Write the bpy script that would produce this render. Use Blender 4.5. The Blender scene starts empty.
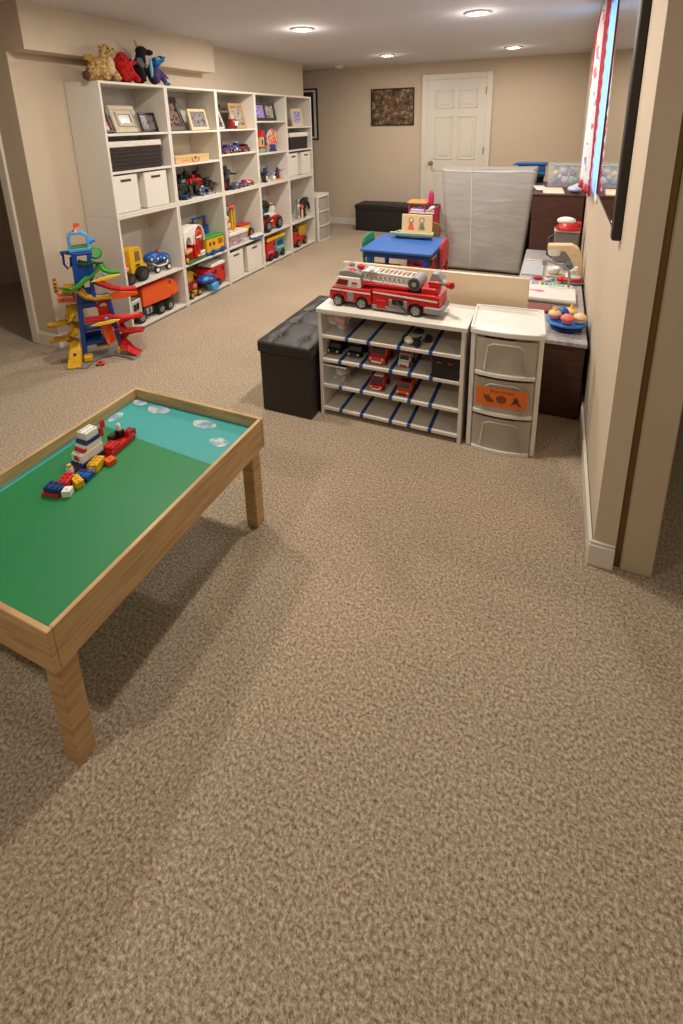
import bpy, bmesh, math, random
from mathutils import Vector, Matrix, Euler
PI = math.pi
rnd = random.Random(7)
C = bpy.context.scene.collection

# ------------------------------------------------------------------ materials
def lin(c):
    r = []
    for v in c:
        v = v / 255.0
        r.append(v / 12.92 if v <= 0.04045 else ((v + 0.055) / 1.055) ** 2.4)
    return (r[0], r[1], r[2], 1.0)

MATS = {}
def new_mat(name):
    m = bpy.data.materials.new(name); m.use_nodes = True
    nt = m.node_tree
    return m, nt, nt.nodes['Principled BSDF'], nt.links

def mat(name, rgb=(200, 200, 200), rough=0.5, metal=0.0, spec=0.5, vary=0.0, vscale=20, bump=0.0, bscale=200, trans=0.0, alpha=1.0, emit=None, estr=0.0, coat=0.0):
    if name in MATS: return MATS[name]
    m, nt, p, lk = new_mat(name)
    col = lin(rgb)
    p.inputs['Base Color'].default_value = col
    p.inputs['Roughness'].default_value = rough
    p.inputs['Metallic'].default_value = metal
    p.inputs['Specular IOR Level'].default_value = spec
    p.inputs['Transmission Weight'].default_value = trans
    p.inputs['Alpha'].default_value = alpha
    p.inputs['Coat Weight'].default_value = coat
    if emit:
        p.inputs['Emission Color'].default_value = lin(emit); p.inputs['Emission Strength'].default_value = estr
    tc = nt.nodes.new('ShaderNodeTexCoord')
    if vary > 0:
        n = nt.nodes.new('ShaderNodeTexNoise'); n.inputs['Scale'].default_value = vscale; n.inputs['Detail'].default_value = 4
        mx = nt.nodes.new('ShaderNodeMix'); mx.data_type = 'RGBA'
        mx.inputs[6].default_value = tuple(c * (1 - vary) for c in col[:3]) + (1,)
        mx.inputs[7].default_value = tuple(min(1, c * (1 + vary)) for c in col[:3]) + (1,)
        lk.new(tc.outputs['Object'], n.inputs['Vector']); lk.new(n.outputs['Fac'], mx.inputs[0]); lk.new(mx.outputs[2], p.inputs['Base Color'])
    if bump > 0:
        n2 = nt.nodes.new('ShaderNodeTexNoise'); n2.inputs['Scale'].default_value = bscale; n2.inputs['Detail'].default_value = 3
        b = nt.nodes.new('ShaderNodeBump'); b.inputs['Strength'].default_value = bump; b.inputs['Distance'].default_value = 0.01
        lk.new(tc.outputs['Object'], n2.inputs['Vector']); lk.new(n2.outputs['Fac'], b.inputs['Height']); lk.new(b.outputs['Normal'], p.inputs['Normal'])
    MATS[name] = m
    return m

def speckle(name, stops, scale, rough=0.9, bump=0.0, detail=2, kind='noise', stretch=(1, 1, 1), metal=0.0):
    """noise or voronoi driven palette of colours; stops = [(pos, rgb)...]"""
    if name in MATS: return MATS[name]
    m, nt, p, lk = new_mat(name)
    tc = nt.nodes.new('ShaderNodeTexCoord'); mp = nt.nodes.new('ShaderNodeMapping'); mp.inputs['Scale'].default_value = stretch
    lk.new(tc.outputs['Object'], mp.inputs['Vector'])
    if kind == 'noise':
        n = nt.nodes.new('ShaderNodeTexNoise'); n.inputs['Detail'].default_value = detail; out = n.outputs['Fac']
    else:
        n = nt.nodes.new('ShaderNodeTexVoronoi'); out = None
    n.inputs['Scale'].default_value = scale
    lk.new(mp.outputs['Vector'], n.inputs['Vector'])
    if out is None:
        sp = nt.nodes.new('ShaderNodeSeparateColor'); lk.new(n.outputs['Color'], sp.inputs['Color']); out = sp.outputs['Red']
    cr = nt.nodes.new('ShaderNodeValToRGB')
    if kind != 'noise': cr.color_ramp.interpolation = 'CONSTANT'
    el = cr.color_ramp.elements
    el[0].position = stops[0][0]; el[0].color = lin(stops[0][1])
    el[1].position = stops[-1][0]; el[1].color = lin(stops[-1][1])
    for s in stops[1:-1]:
        e = el.new(s[0]); e.color = lin(s[1])
    lk.new(out, cr.inputs['Fac']); lk.new(cr.outputs['Color'], p.inputs['Base Color'])
    p.inputs['Roughness'].default_value = rough; p.inputs['Metallic'].default_value = metal
    if bump > 0:
        b = nt.nodes.new('ShaderNodeBump'); b.inputs['Strength'].default_value = bump; b.inputs['Distance'].default_value = 0.01
        lk.new(out, b.inputs['Height']); lk.new(b.outputs['Normal'], p.inputs['Normal'])
    MATS[name] = m
    return m

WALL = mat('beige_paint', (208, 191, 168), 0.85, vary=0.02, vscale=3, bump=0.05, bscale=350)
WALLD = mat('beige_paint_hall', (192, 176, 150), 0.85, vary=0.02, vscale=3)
CEIL = mat('ceiling_paint', (214, 212, 214), 0.9, vary=0.015, vscale=6, bump=0.08, bscale=260)
TRIM = mat('trim_paint', (226, 220, 208), 0.45)
DOORM = mat('door_paint', (224, 216, 203), 0.4)
WHITE = mat('white_laminate', (222, 215, 203), 0.42, vary=0.012, vscale=8)
WHITE2 = mat('white_melamine', (226, 220, 208), 0.38)
BACKM = mat('laminate_back', (205, 197, 184), 0.55)
BRASS = mat('brass', (196, 158, 92), 0.25, metal=1)
CHROME = mat('chrome', (200, 200, 200), 0.2, metal=1)
GREYP = mat('grey_plastic', (142, 140, 138), 0.45)
DGREY = mat('dark_grey_plastic', (66, 64, 62), 0.5)
SILV = mat('silver_plastic', (178, 176, 174), 0.3, metal=0.4)
BLACK = mat('black_plastic', (24, 22, 21), 0.45)
BLACKM = mat('matt_black', (20, 17, 15), 0.75)
LEATH = mat('black_leatherette', (33, 29, 28), 0.42, vary=0.1, vscale=60, bump=0.15, bscale=500)
TIRE = mat('black_tyre', (30, 28, 27), 0.7)
RED = mat('red_plastic', (196, 28, 26), 0.35)
DRED = mat('dark_red_plastic', (130, 18, 16), 0.4)
ORANGE = mat('orange_plastic', (226, 86, 26), 0.38)
YEL = mat('yellow_plastic', (222, 172, 24), 0.38)
MUST = mat('mustard_plastic', (186, 142, 26), 0.42)
GREEN = mat('green_plastic', (62, 150, 46), 0.4)
DGREEN = mat('dark_green_plastic', (28, 108, 50), 0.4)
BLUE = mat('blue_plastic', (22, 78, 160), 0.38)
NAVY = mat('navy_plastic', (18, 52, 112), 0.4)
LBLUE = mat('light_blue_plastic', (78, 160, 218), 0.4)
TEAL = mat('teal_plastic', (60, 150, 160), 0.4)
PINK = mat('pink_plastic', (224, 98, 150), 0.4)
MAG = mat('magenta_plastic', (196, 42, 96), 0.4)
PURP = mat('purple_plastic', (122, 78, 160), 0.4)
WPL = mat('white_plastic', (230, 226, 218), 0.35)
CREAM = mat('cream_plastic', (226, 208, 172), 0.4)
TAN = mat('tan_wood', (206, 170, 116), 0.5, vary=0.1, vscale=14)
PINE = speckle('pine_rim', [(0.3, (176, 138, 90)), (0.7, (206, 172, 122))], 6, 0.5, stretch=(1, 1, 14))
ESPRESSO = speckle('espresso_wood', [(0.3, (60, 31, 20)), (0.7, (86, 50, 34))], 5, 0.45, stretch=(2, 2, 18))
LINER = speckle('white_knit', [(0.35, (206, 198, 184)), (0.65, (232, 226, 214))], 130, 0.9, bump=0.3)
WICKER = speckle('dark_wicker', [(0.3, (24, 18, 15)), (0.55, (42, 31, 25)), (0.75, (70, 50, 38))], 70, 0.75, bump=0.8, kind='noise', stretch=(1, 1, 2))
CLEAR = mat('clear_plastic', (235, 235, 232), 0.12, alpha=0.16, spec=0.6)
FROST = mat('frosted_plastic', (214, 206, 194), 0.35, alpha=0.5)
FROST2 = mat('frosted_drawer_front', (208, 198, 184), 0.3, alpha=0.55)

# ------------------------------------------------------------------ mesh builder
class MB:
    def __init__(s):
        s.bm = bmesh.new(); s.mats = []
    def mi(s, m):
        if m not in s.mats: s.mats.append(m)
        return s.mats.index(m)
    def _fin(s, verts, m, M=None, smooth=False):
        fs = set()
        for v in verts:
            if M is not None: v.co = M @ v.co
            for f in v.link_faces: fs.add(f)
        i = s.mi(m)
        for f in fs: f.material_index = i
        if smooth == True:
            for f in fs: f.smooth = True
        elif smooth == 'side':
            for f in fs:
                if len(f.verts) <= 4: f.smooth = True
            for f in fs:
                if len(f.verts) > 4:
                    for e in f.edges: e.smooth = False
        return fs
    def box(s, c, d, m, bev=0.0, rot=None, seg=1):
        r = bmesh.ops.create_cube(s.bm, size=1.0)
        vs = r['verts']
        for v in vs: v.co = Vector((v.co.x * d[0], v.co.y * d[1], v.co.z * d[2]))
        if bev > 0:
            es = list({e for v in vs for e in v.link_edges})
            r2 = bmesh.ops.bevel(s.bm, geom=es, offset=min(bev, min(d) * 0.45), segments=seg, affect='EDGES', profile=0.6)
            vs = list({v for f in r2['faces'] for v in f.verts} | {v for v in vs if v.is_valid})
        M = Matrix.Translation(c)
        if rot: M = M @ Euler(rot).to_matrix().to_4x4()
        s._fin(vs, m, M, smooth=False)
        return s
    def b2(s, x0, x1, y0, y1, z0, z1, m, bev=0.0, rot=None, seg=1):
        return s.box(((x0 + x1) / 2, (y0 + y1) / 2, (z0 + z1) / 2), (x1 - x0, y1 - y0, z1 - z0), m, bev, rot, seg)
    def cyl(s, p0, p1, r, m, r2=None, seg=16):
        p0 = Vector(p0); p1 = Vector(p1); d = p1 - p0
        rr = bmesh.ops.create_cone(s.bm, cap_ends=True, cap_tris=False, segments=seg, radius1=r, radius2=(r if r2 is None else max(r2, 1e-4)), depth=d.length)
        q = d.to_track_quat('Z', 'Y').to_matrix().to_4x4()
        s._fin(rr['verts'], m, Matrix.Translation((p0 + p1) / 2) @ q, smooth='side' if seg > 4 else False)
        return s
    def ball(s, c, r, m, rot=None, seg=14):
        if not isinstance(r, (tuple, list)): r = (r, r, r)
        rr = bmesh.ops.create_uvsphere(s.bm, u_segments=seg, v_segments=max(6, seg // 2 + 2), radius=1.0)
        M = Matrix.Translation(c)
        if rot: M = M @ Euler(rot).to_matrix().to_4x4()
        M = M @ Matrix.Diagonal((r[0], r[1], r[2], 1))
        s._fin(rr['verts'], m, M, smooth=True)
        return s
    def torus(s, c, R, r, m, axis='y', a0=0, a1=2 * PI, seg=20, sx=1, sz=1):
        pts = []
        full = abs(a1 - a0 - 2 * PI) < 1e-6
        n = seg
        for i in range(n + 1):
            a = a0 + (a1 - a0) * i / n
            u, w = R * math.cos(a) * sx, R * math.sin(a) * sz
            pts.append((c[0] + u, c[1], c[2] + w) if axis == 'y' else ((c[0] + u, c[1] + w, c[2]) if axis == 'z' else (c[0], c[1] + u, c[2] + w)))
        return s.tube(pts, r, m, closed=full)
    def tube(s, pts, r, m, seg=8, closed=False):
        pts = [Vector(p) for p in pts]
        if closed: pts = pts[:-1]
        n = len(pts); rings = []
        rad = r if isinstance(r, (list, tuple)) else [r] * n
        up = None
        for i, p in enumerate(pts):
            a = pts[(i - 1) % n] if (closed or i > 0) else p
            b = pts[(i + 1) % n] if (closed or i < n - 1) else p
            t = (b - a).normalized()
            if up is None:
                up = Vector((0, 0, 1)) if abs(t.z) < 0.9 else Vector((1, 0, 0))
            side = t.cross(up)
            if side.length < 1e-5: side = t.cross(Vector((0, 1, 0)))
            side.normalize(); up = side.cross(t).normalized()
            rings.append([s.bm.verts.new(p + (side * math.cos(2 * PI * k / seg) + up * math.sin(2 * PI * k / seg)) * rad[i]) for k in range(seg)])
        i0 = s.mi(m)
        for i in range(n if closed else n - 1):
            A, B = rings[i], rings[(i + 1) % n]
            for k in range(seg):
                f = s.bm.faces.new((A[k], A[(k + 1) % seg], B[(k + 1) % seg], B[k])); f.smooth = True; f.material_index = i0
        if not closed:
            for R_ in (rings[0], rings[-1]):
                f = s.bm.faces.new(R_); f.material_index = i0
        return s
    def prism(s, pts, a0, a1, m, plane='xz', bev=0.0):
        def P(u, v, a):
            return (u, a, v) if plane == 'xz' else ((u, v, a) if plane == 'xy' else (a, u, v))
        A = [s.bm.verts.new(P(u, v, a0)) for u, v in pts]
        B = [s.bm.verts.new(P(u, v, a1)) for u, v in pts]
        n = len(pts); fs = [s.bm.faces.new(A), s.bm.faces.new(list(reversed(B)))]
        for i in range(n):
            fs.append(s.bm.faces.new((A[i], B[i], B[(i + 1) % n], A[(i + 1) % n])))
        bmesh.ops.recalc_face_normals(s.bm, faces=fs)
        i0 = s.mi(m)
        for f in fs: f.material_index = i0
        if bev > 0:
            es = list({e for f in fs for e in f.edges})
            r = bmesh.ops.bevel(s.bm, geom=es, offset=bev, segments=1, affect='EDGES')
            for f in r['faces']: f.material_index = i0
        return s
    def ribbon(s, pts, w, m, t=0.004, lip=0.0, wdir=None):
        """a chute: centre line pts, width w (sideways), thickness t, raised lips"""
        pts = [Vector(p) for p in pts]; n = len(pts); rows = []
        for i, p in enumerate(pts):
            tn = (pts[min(i + 1, n - 1)] - pts[max(i - 1, 0)]).normalized()
            side = Vector(wdir) if wdir else tn.cross(Vector((0, 0, 1)))
            if side.length < 1e-4: side = Vector((0, 1, 0))
            side.normalize(); up = side.cross(tn).normalized()
            if up.z < 0: up = -up
            ww = (w[i] if isinstance(w, (list, tuple)) else w) * 1.3
            h = ww / 2
            prof = [(-h, lip), (-h * 0.82, 0), (h * 0.82, 0), (h, lip), (h, lip - t), (h * 0.82, -t), (-h * 0.82, -t), (-h, lip - t)]
            rows.append([s.bm.verts.new(p + side * a + up * b) for a, b in prof])
        i0 = s.mi(m); fs = []
        for i in range(n - 1):
            for k in range(8):
                fs.append(s.bm.faces.new((rows[i][k], rows[i][(k + 1) % 8], rows[i + 1][(k + 1) % 8], rows[i + 1][k])))
        fs.append(s.bm.faces.new(rows[0])); fs.append(s.bm.faces.new(rows[-1]))
        bmesh.ops.recalc_face_normals(s.bm, faces=fs)
        for f in fs: f.material_index = i0
        return s
    def lathe(s, prof, c, m, seg=20, axis='z'):
        rings = []
        for r, h in prof:
            rings.append([s.bm.verts.new((c[0] + r * math.cos(2 * PI * k / seg), c[1] + r * math.sin(2 * PI * k / seg), c[2] + h)) for k in range(seg)])
        i0 = s.mi(m); fs = []
        for a, b in zip(rings[:-1], rings[1:]):
            for k in range(seg):
                f = s.bm.faces.new((a[k], a[(k + 1) % seg], b[(k + 1) % seg], b[k])); f.smooth = True; fs.append(f)
        for R_ in (rings[0], rings[-1]):
            fs.append(s.bm.faces.new(R_))
        for f in fs: f.material_index = i0
        bmesh.ops.recalc_face_normals(s.bm, faces=fs)
        return s
    def grid(s, fn, nu, nv, m, closed_u=False):
        V = [[s.bm.verts.new(fn(u / nu, v / nv)) for v in range(nv + 1)] for u in range(nu + (0 if closed_u else 1))]
        i0 = s.mi(m)
        for u in range(nu):
            for v in range(nv):
                a, b = V[u], V[(u + 1) % len(V)]
                f = s.bm.faces.new((a[v], b[v], b[v + 1], a[v + 1])); f.smooth = True; f.material_index = i0
        return s
    def split(s, name, parent=None, label=None):
        """every separate piece becomes an object of its own"""
        s.bm.verts.ensure_lookup_table(); seen = set(); out = []
        for v in s.bm.verts:
            if v in seen: continue
            isl = []; st = [v]; seen.add(v)
            while st:
                q = st.pop(); isl.append(q)
                for e_ in q.link_edges:
                    w_ = e_.other_vert(q)
                    if w_ not in seen: seen.add(w_); st.append(w_)
            n = MB(); n.mats = []
            mp_ = {q: n.bm.verts.new(q.co) for q in isl}
            fs = {f for q in isl for f in q.link_faces}
            for f in fs:
                g = n.bm.faces.new([mp_[q] for q in f.verts]); g.smooth = f.smooth; g.material_index = n.mi(s.mats[f.material_index])
            out.append(n.build(name, parent, label))
        s.bm.free()
        return out
    def build(s, name, parent=None, label=None, remesh=0, solid=0, subd=0):
        me = bpy.data.meshes.new(name); s.bm.to_mesh(me); s.bm.free()
        for m in s.mats: me.materials.append(m)
        o = bpy.data.objects.new(name, me); C.objects.link(o)
        if parent: o.parent = parent
        if label: o['label'] = label
        if remesh:
            r = o.modifiers.new('remesh', 'REMESH'); r.mode = 'VOXEL'; r.voxel_size = remesh; r.use_smooth_shade = True
            k = o.modifiers.new('smooth', 'SMOOTH'); k.iterations = 3; k.factor = 0.5
        if solid:
            k = o.modifiers.new('solid', 'SOLIDIFY'); k.thickness = solid
        return o

def thing(name, label, cat, loc=(0, 0, 0), rz=0.0, group=None, rx=0.0):
    o = bpy.data.objects.new(name, None); C.objects.link(o)
    o.location = loc; o.rotation_euler = (rx, 0, rz); o.empty_display_size = 0.05
    o['label'] = label; o['category'] = cat
    if group: o['group'] = group
    return o
def tag(o, label, cat, group=None, loc=None, rz=None):
    o['label'] = label; o['category'] = cat
    if group: o['group'] = group
    if loc: o.location = loc
    if rz is not None: o.rotation_euler = (0, 0, rz)
    return o
def struct(name, mb, parent=None):
    o = mb.build(name, parent); o['kind'] = 'structure'
    return o
def dup(root, loc, rz, label, group=None):
    r = root.copy(); C.objects.link(r); r.location = loc; r.rotation_euler = (root.rotation_euler[0], 0, rz)
    r['label'] = label
    if group: r['group'] = group
    for ch in list(root.children):
        c = ch.copy(); C.objects.link(c); c.parent = r
        for g in list(ch.children):
            d = g.copy(); C.objects.link(d); d.parent = c
    return r

# ------------------------------------------------------------------ room
H = 2.22; XL = -3.14; XR = 0.219; YB = 6.9
cm, nt, p, lk = new_mat('carpet')
tc = nt.nodes.new('ShaderNodeTexCoord')
n1 = nt.nodes.new('ShaderNodeTexNoise'); n1.inputs['Scale'].default_value = 120; n1.inputs['Detail'].default_value = 5; n1.inputs['Roughness'].default_value = 0.8
n2 = nt.nodes.new('ShaderNodeTexNoise'); n2.inputs['Scale'].default_value = 2.2; n2.inputs['Detail'].default_value = 3
cr = nt.nodes.new('ShaderNodeValToRGB'); e = cr.color_ramp.elements
e[0].position = 0.36; e[0].color = lin((104, 86, 68)); e[1].position = 0.64; e[1].color = lin((226, 208, 186))
k = e.new(0.5); k.color = lin((178, 157, 131))
mx = nt.nodes.new('ShaderNodeMix'); mx.data_type = 'RGBA'; mx.blend_type = 'MULTIPLY'; mx.inputs[0].default_value = 1
cr2 = nt.nodes.new('ShaderNodeValToRGB'); cr2.color_ramp.elements[0].position = 0.3; cr2.color_ramp.elements[0].color = (0.88, 0.88, 0.87, 1); cr2.color_ramp.elements[1].position = 0.7; cr2.color_ramp.elements[1].color = (1, 1, 1, 1)
lk.new(tc.outputs['Object'], n1.inputs['Vector']); lk.new(tc.outputs['Object'], n2.inputs['Vector'])
lk.new(n1.outputs['Fac'], cr.inputs['Fac']); lk.new(n2.outputs['Fac'], cr2.inputs['Fac'])
lk.new(cr.outputs['Color'], mx.inputs[6]); lk.new(cr2.outputs['Color'], mx.inputs[7]); lk.new(mx.outputs[2], p.inputs['Base Color'])
bp = nt.nodes.new('ShaderNodeBump'); bp.inputs['Strength'].default_value = 0.6; bp.inputs['Distance'].default_value = 0.01
lk.new(n1.outputs['Fac'], bp.inputs['Height']); lk.new(bp.outputs['Normal'], p.inputs['Normal'])
p.inputs['Roughness'].default_value = 0.98; p.inputs['Specular IOR Level'].default_value = 0.1; p.inputs['Sheen Weight'].default_value = 0.15
CARPET = cm

X0, X1, Y0 = -5.0, 1.5, -1.8
struct('floor', MB().b2(X0, X1, Y0, YB, -0.05, 0, CARPET))
struct('ceiling', MB().b2(X0, X1, Y0, YB, H, H + 0.05, CEIL))
struct('wall_back', MB().b2(X0, X1, YB, YB + 0.1, 0, H, WALL))
struct('wall_front', MB().b2(X0, X1, Y0 - 0.1, Y0, 0, H, WALL))
struct('wall_left', MB().b2(XL - 0.20, XL, 2.2, 6.1, 0, H, WALL))
struct('wall_alcove', MB().b2(X0 - 0.1, X0, Y0, YB, 0, H, WALL))
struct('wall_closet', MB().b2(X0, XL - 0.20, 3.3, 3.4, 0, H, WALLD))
struct('wall_closet_head', MB().b2(-4.45, XL - 0.20, 2.2, 2.3, 2.03, H, WALL))
struct('wall_closet_side', MB().b2(X0, -4.45, 2.2, 2.3, 0, H, WALL))
struct('wall_hall_left', MB().b2(X0, XL - 0.20, 6.0, 6.1, 0, H, WALL))
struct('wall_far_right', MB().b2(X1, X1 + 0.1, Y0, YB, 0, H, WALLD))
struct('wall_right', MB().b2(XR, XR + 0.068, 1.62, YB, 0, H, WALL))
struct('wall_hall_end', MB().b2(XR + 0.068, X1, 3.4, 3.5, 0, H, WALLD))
# boxed duct under the ceiling
struct('trim_soffit', MB().b2(XL, -2.975, 2.2, 4.03, 1.955, H, WALL))
# doorway jamb and casing by the camera
struct('trim_jamb', MB().b2(XR + 0.068, XR + 0.09, 1.632, 1.72, 0, H, mat('stained_wood_edge', (110, 80, 40), 0.6)))
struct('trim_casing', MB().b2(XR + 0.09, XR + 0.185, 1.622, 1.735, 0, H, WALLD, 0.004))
# closet casing
struct('trim_closet', MB().b2(XL - 0.27, XL - 0.20, 2.185, 2.30, 0, 2.1, TRIM, 0.004))
# baseboards
def baseboard(n, x0, x1, y0, y1):
    b = MB(); b.b2(x0, x1, y0, y1, 0, 0.085, TRIM, 0.002)
    if x1 - x0 > y1 - y0: b.b2(x0, x1, y0 + 0.004, y1 - 0.000, 0.085, 0.098, TRIM, 0.003)
    else: b.b2(x0 + 0.003, x1 - 0.003, y0, y1, 0.085, 0.098, TRIM, 0.003)
    struct(n, b)
baseboard('baseboard_back', -4.99, -1.79, YB - 0.014, YB)
baseboard('baseboard_back_right', -0.84, XR, YB - 0.014, YB)
baseboard('baseboard_left', XL, XL + 0.014, 2.2, 6.1)
baseboard('baseboard_left_return', XL - 0.199, XL + 0.014, 2.186, 2.2)
baseboard('baseboard_right', XR - 0.014, XR, 1.62, YB - 0.014)
baseboard('baseboard_right_return', XR - 0.014, XR + 0.066, 1.606, 1.62)

# ---- door on the back wall (six panels)
DX0, DX1 = -1.69, -0.93
dz = 2.0
door = struct('door_1', MB().b2(DX0, DX1, YB - 0.02, YB, 0.01, dz, DOORM))
b = MB()   # raised stiles / recessed panels, modelled as mouldings standing on the leaf
def panel(b, x0, x1, z0, z1, y):
    w = 0.016
    b.b2(x0, x1, y - 0.008, y, z0, z0 + w, DOORM, 0.003); b.b2(x0, x1, y - 0.008, y, z1 - w, z1, DOORM, 0.003)
    b.b2(x0, x0 + w, y - 0.008, y, z0, z1, DOORM, 0.003); b.b2(x1 - w, x1, y - 0.008, y, z0, z1, DOORM, 0.003)
    b.b2(x0 + 0.045, x1 - 0.045, y - 0.007, y, z0 + 0.045, z1 - 0.045, DOORM, 0.006)
for (px0, px1) in ((DX0 + 0.11, DX0 + 0.345), (DX1 - 0.345, DX1 - 0.11)):
    panel(b, px0, px1, 1.64, 1.87, YB - 0.02); panel(b, px0, px1, 0.98, 1.54, YB - 0.02); panel(b, px0, px1, 0.22, 0.84, YB - 0.02)
o = b.build('door_panels', door)
b = MB(); b.b2(DX0 - 0.075, DX0, YB - 0.032, YB, 0, dz + 0.075, DOORM, 0.006); b.b2(DX1, DX1 + 0.075, YB - 0.032, YB, 0, dz + 0.075, DOORM, 0.006)
b.b2(DX0, DX1, YB - 0.032, YB, dz, dz + 0.075, DOORM, 0.006)
b.b2(DX0, DX0 + 0.012, YB - 0.026, YB, 0, dz, DOORM); b.b2(DX1 - 0.012, DX1, YB - 0.026, YB, 0, dz, DOORM)
b.build('door_casing', door)
b = MB(); b.cyl((DX0 + 0.065, YB - 0.02, 0.93), (DX0 + 0.065, YB - 0.03, 0.93), 0.03, BRASS); b.cyl((DX0 + 0.065, YB - 0.03, 0.93), (DX0 + 0.065, YB - 0.06, 0.93), 0.011, BRASS)
b.ball((DX0 + 0.065, YB - 0.075, 0.93), (0.027, 0.022, 0.027), BRASS)
b.build('door_knob', door, 'round brass door knob')
for z in (0.25, 1.05, 1.8):
    MB().cyl((DX1 - 0.004, YB - 0.03, z), (DX1 - 0.004, YB - 0.03, z + 0.09), 0.007, BRASS, seg=8).build('hinge', door, 'small brass hinge')

# ---- window on the right wall and its curtain
DAY = mat('daylit_pane', (170, 208, 240), 0.3, emit=(130, 190, 250), estr=1.15)
win = struct('window_1', MB().b2(XR - 0.010, XR, 3.20, 3.21, 1.03, 2.18, TRIM, 0.002).b2(XR - 0.022, XR, 4.3, 4.35, 1.03, 2.18, TRIM, 0.004).b2(XR - 0.022, XR, 3.21, 4.3, 2.13, 2.18, TRIM, 0.004).b2(XR - 0.011, XR, 3.20, 4.35, 1.015, 1.035, TRIM, 0.002))
MB().b2(XR - 0.008, XR, 3.21, 4.3, 1.035, 2.13, DAY).build('window_pane', win, 'pale blue daylit pane')
MB().b2(XR - 0.015, XR - 0.008, 3.77, 3.79, 1.035, 2.13, TRIM).build('glazing_bar', win)
CURT = speckle('floral_curtain', [(0.0, (226, 226, 232)), (0.62, (226, 226, 232)), (0.66, (214, 120, 140)), (0.76, (150, 150, 190)), (0.82, (226, 226, 232))], 22, 0.85, kind='voronoi')
CRED = speckle('curtain_red_trim', [(0.3, (160, 16, 28)), (0.6, (206, 30, 42))], 60, 0.85)
def curtpt(u, v):
    # u along the wall (far to near), v from top to bottom
    Y = 4.02 - 0.62 * u
    X = 0.148 + 0.04 * u + 0.012 * math.sin(u * 15 + v * 1.5) * (0.4 + v)
    z = 2.18 - 1.14 * v
    X = min(X, 0.19)
    if v < 0.15: X += (0.15 - v) * 0.12 * (1 - u)
    return Vector((X, Y, z))
ct = thing('curtain', 'white floral curtain with red ruffled edges over the basement window', 'curtain', (0.16, 3.6, 1.04))
def sh(f): return lambda u, v: f(u, v) - Vector((0.16, 3.6, 1.04))
MB().grid(sh(lambda u, v: curtpt(0.06 + 0.72 * u, v)), 30, 16, CURT).build('curtain_panel', ct, solid=0.002)
def ruffle(u0, u1):
    def f(u, v):
        q = curtpt(u0 + (u1 - u0) * u, v)
        q.x += 0.0025 * math.sin(v * 90) * (u if u1 > u0 else 1) - 0.004
        return q
    return f
MB().grid(sh(ruffle(0.78, 1.0)), 6, 90, CRED).build('curtain_trim', ct, 'red ruffled trim along the near edge', solid=0.002)
MB().grid(sh(ruffle(0.06, 0.0)), 3, 90, CRED).build('curtain_trim', ct, 'thin red trim along the far edge', solid=0.002)
MB().grid(sh(lambda u, v: curtpt(u, 0.965 + 0.05 * v) + Vector((0.004 * math.sin(u * 60), 0, 0))), 60, 2, CRED).build('curtain_hem', ct, 'red ruffled hem', solid=0.002)
MB().cyl((0.02, 0.6, 1.15), (0.02, -0.35, 1.15), 0.008, WPL, seg=10).cyl((0.02, 0.55, 1.15), (0.058, 0.55, 1.15), 0.006, WPL, seg=8).cyl((0.02, -0.3, 1.15), (0.058, -0.3, 1.15), 0.006, WPL, seg=8).build('curtain_rod', ct)

# ---- mirror on the right wall
MIR = mat('mirror_glass', (235, 238, 236), 0.03, metal=1.0)
FRBL = mat('mirror_frame_black', (34, 27, 22), 0.5)
mr = thing('wall_mirror', 'large black framed mirror hung on the right wall', 'mirror', (XR, 2.5, 1.08))
MB().b2(-0.014, 0.0, -0.52, 0.62, 0.02, 1.08, MIR).build('mirror_glass', mr)
b = MB(); b.b2(-0.03, 0, -0.57, -0.51, 0.0, 1.10, FRBL, 0.004); b.b2(-0.018, 0, 0.61, 0.64, 0.0, 1.10, FRBL, 0.003)
b.b2(-0.0145, 0, -0.51, 0.61, 0.008, 0.0195, FRBL); b.b2(-0.018, 0, -0.51, 0.61, 1.075, 1.10, FRBL, 0.003)
b.build('mirror_frame', mr, 'narrow black frame')

# ---- lights
LAMP = mat('lamp_face', (255, 250, 240), 0.5, emit=(255, 240, 215), estr=40)
def downlight(x, y, lab, k=1.0):
    t = thing('recessed_light', lab, 'ceiling light', (x, y, H - 0.012), 0, 'recessed ceiling lights')
    MB().lathe([(0.062, 0.012), (0.062, 0.004), (0.07, 0.0), (0.092, 0.003), (0.095, 0.012)], (0, 0, 0), TRIM, 28).build('trim_ring', t)
    MB().lathe([(0.061, 0.011), (0.055, 0.002), (0.02, -0.003), (0.001, -0.004)], (0, 0, 0), LAMP, 24).build('lamp', t, 'glowing lamp face')
    ld = bpy.data.lights.new('recessed_lamp_light', 'AREA'); ld.shape = 'DISK'; ld.size = 0.12; ld.energy = PWR * k; ld.color = (1.0, 0.925, 0.84); ld.spread = PI
    lo = bpy.data.objects.new('recessed_lamp_light', ld); C.objects.link(lo); lo.location = (x, y, H - 0.03)
    pd = bpy.data.lights.new('bulb_glow', 'POINT'); pd.shadow_soft_size = 0.03; pd.energy = PWR * k * 0.08; pd.color = (1.0, 0.93, 0.85)
    po = bpy.data.objects.new('bulb_glow', pd); C.objects.link(po); po.location = (x, y, H - 0.07)
PWR = 30
downlight(-1.98, 3.87, 'lit recessed ceiling light above the bookcases, nearest the left wall')
downlight(-1.91, 5.83, 'lit recessed ceiling light at the far end, left of the white door', 0.36)
downlight(-0.551, 5.934, 'lit recessed ceiling light near the back wall, right of the white door', 0.36)
downlight(-0.62, 3.92, 'lit recessed ceiling light above the covered rack, at the top edge of the view', 0.85)
downlight(-1.98, 1.9, 'lit recessed ceiling light over the play table, out of view', 0.66)
downlight(-0.62, 1.9, 'lit recessed ceiling light over the white drawer cart, out of view', 0.64)
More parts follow.
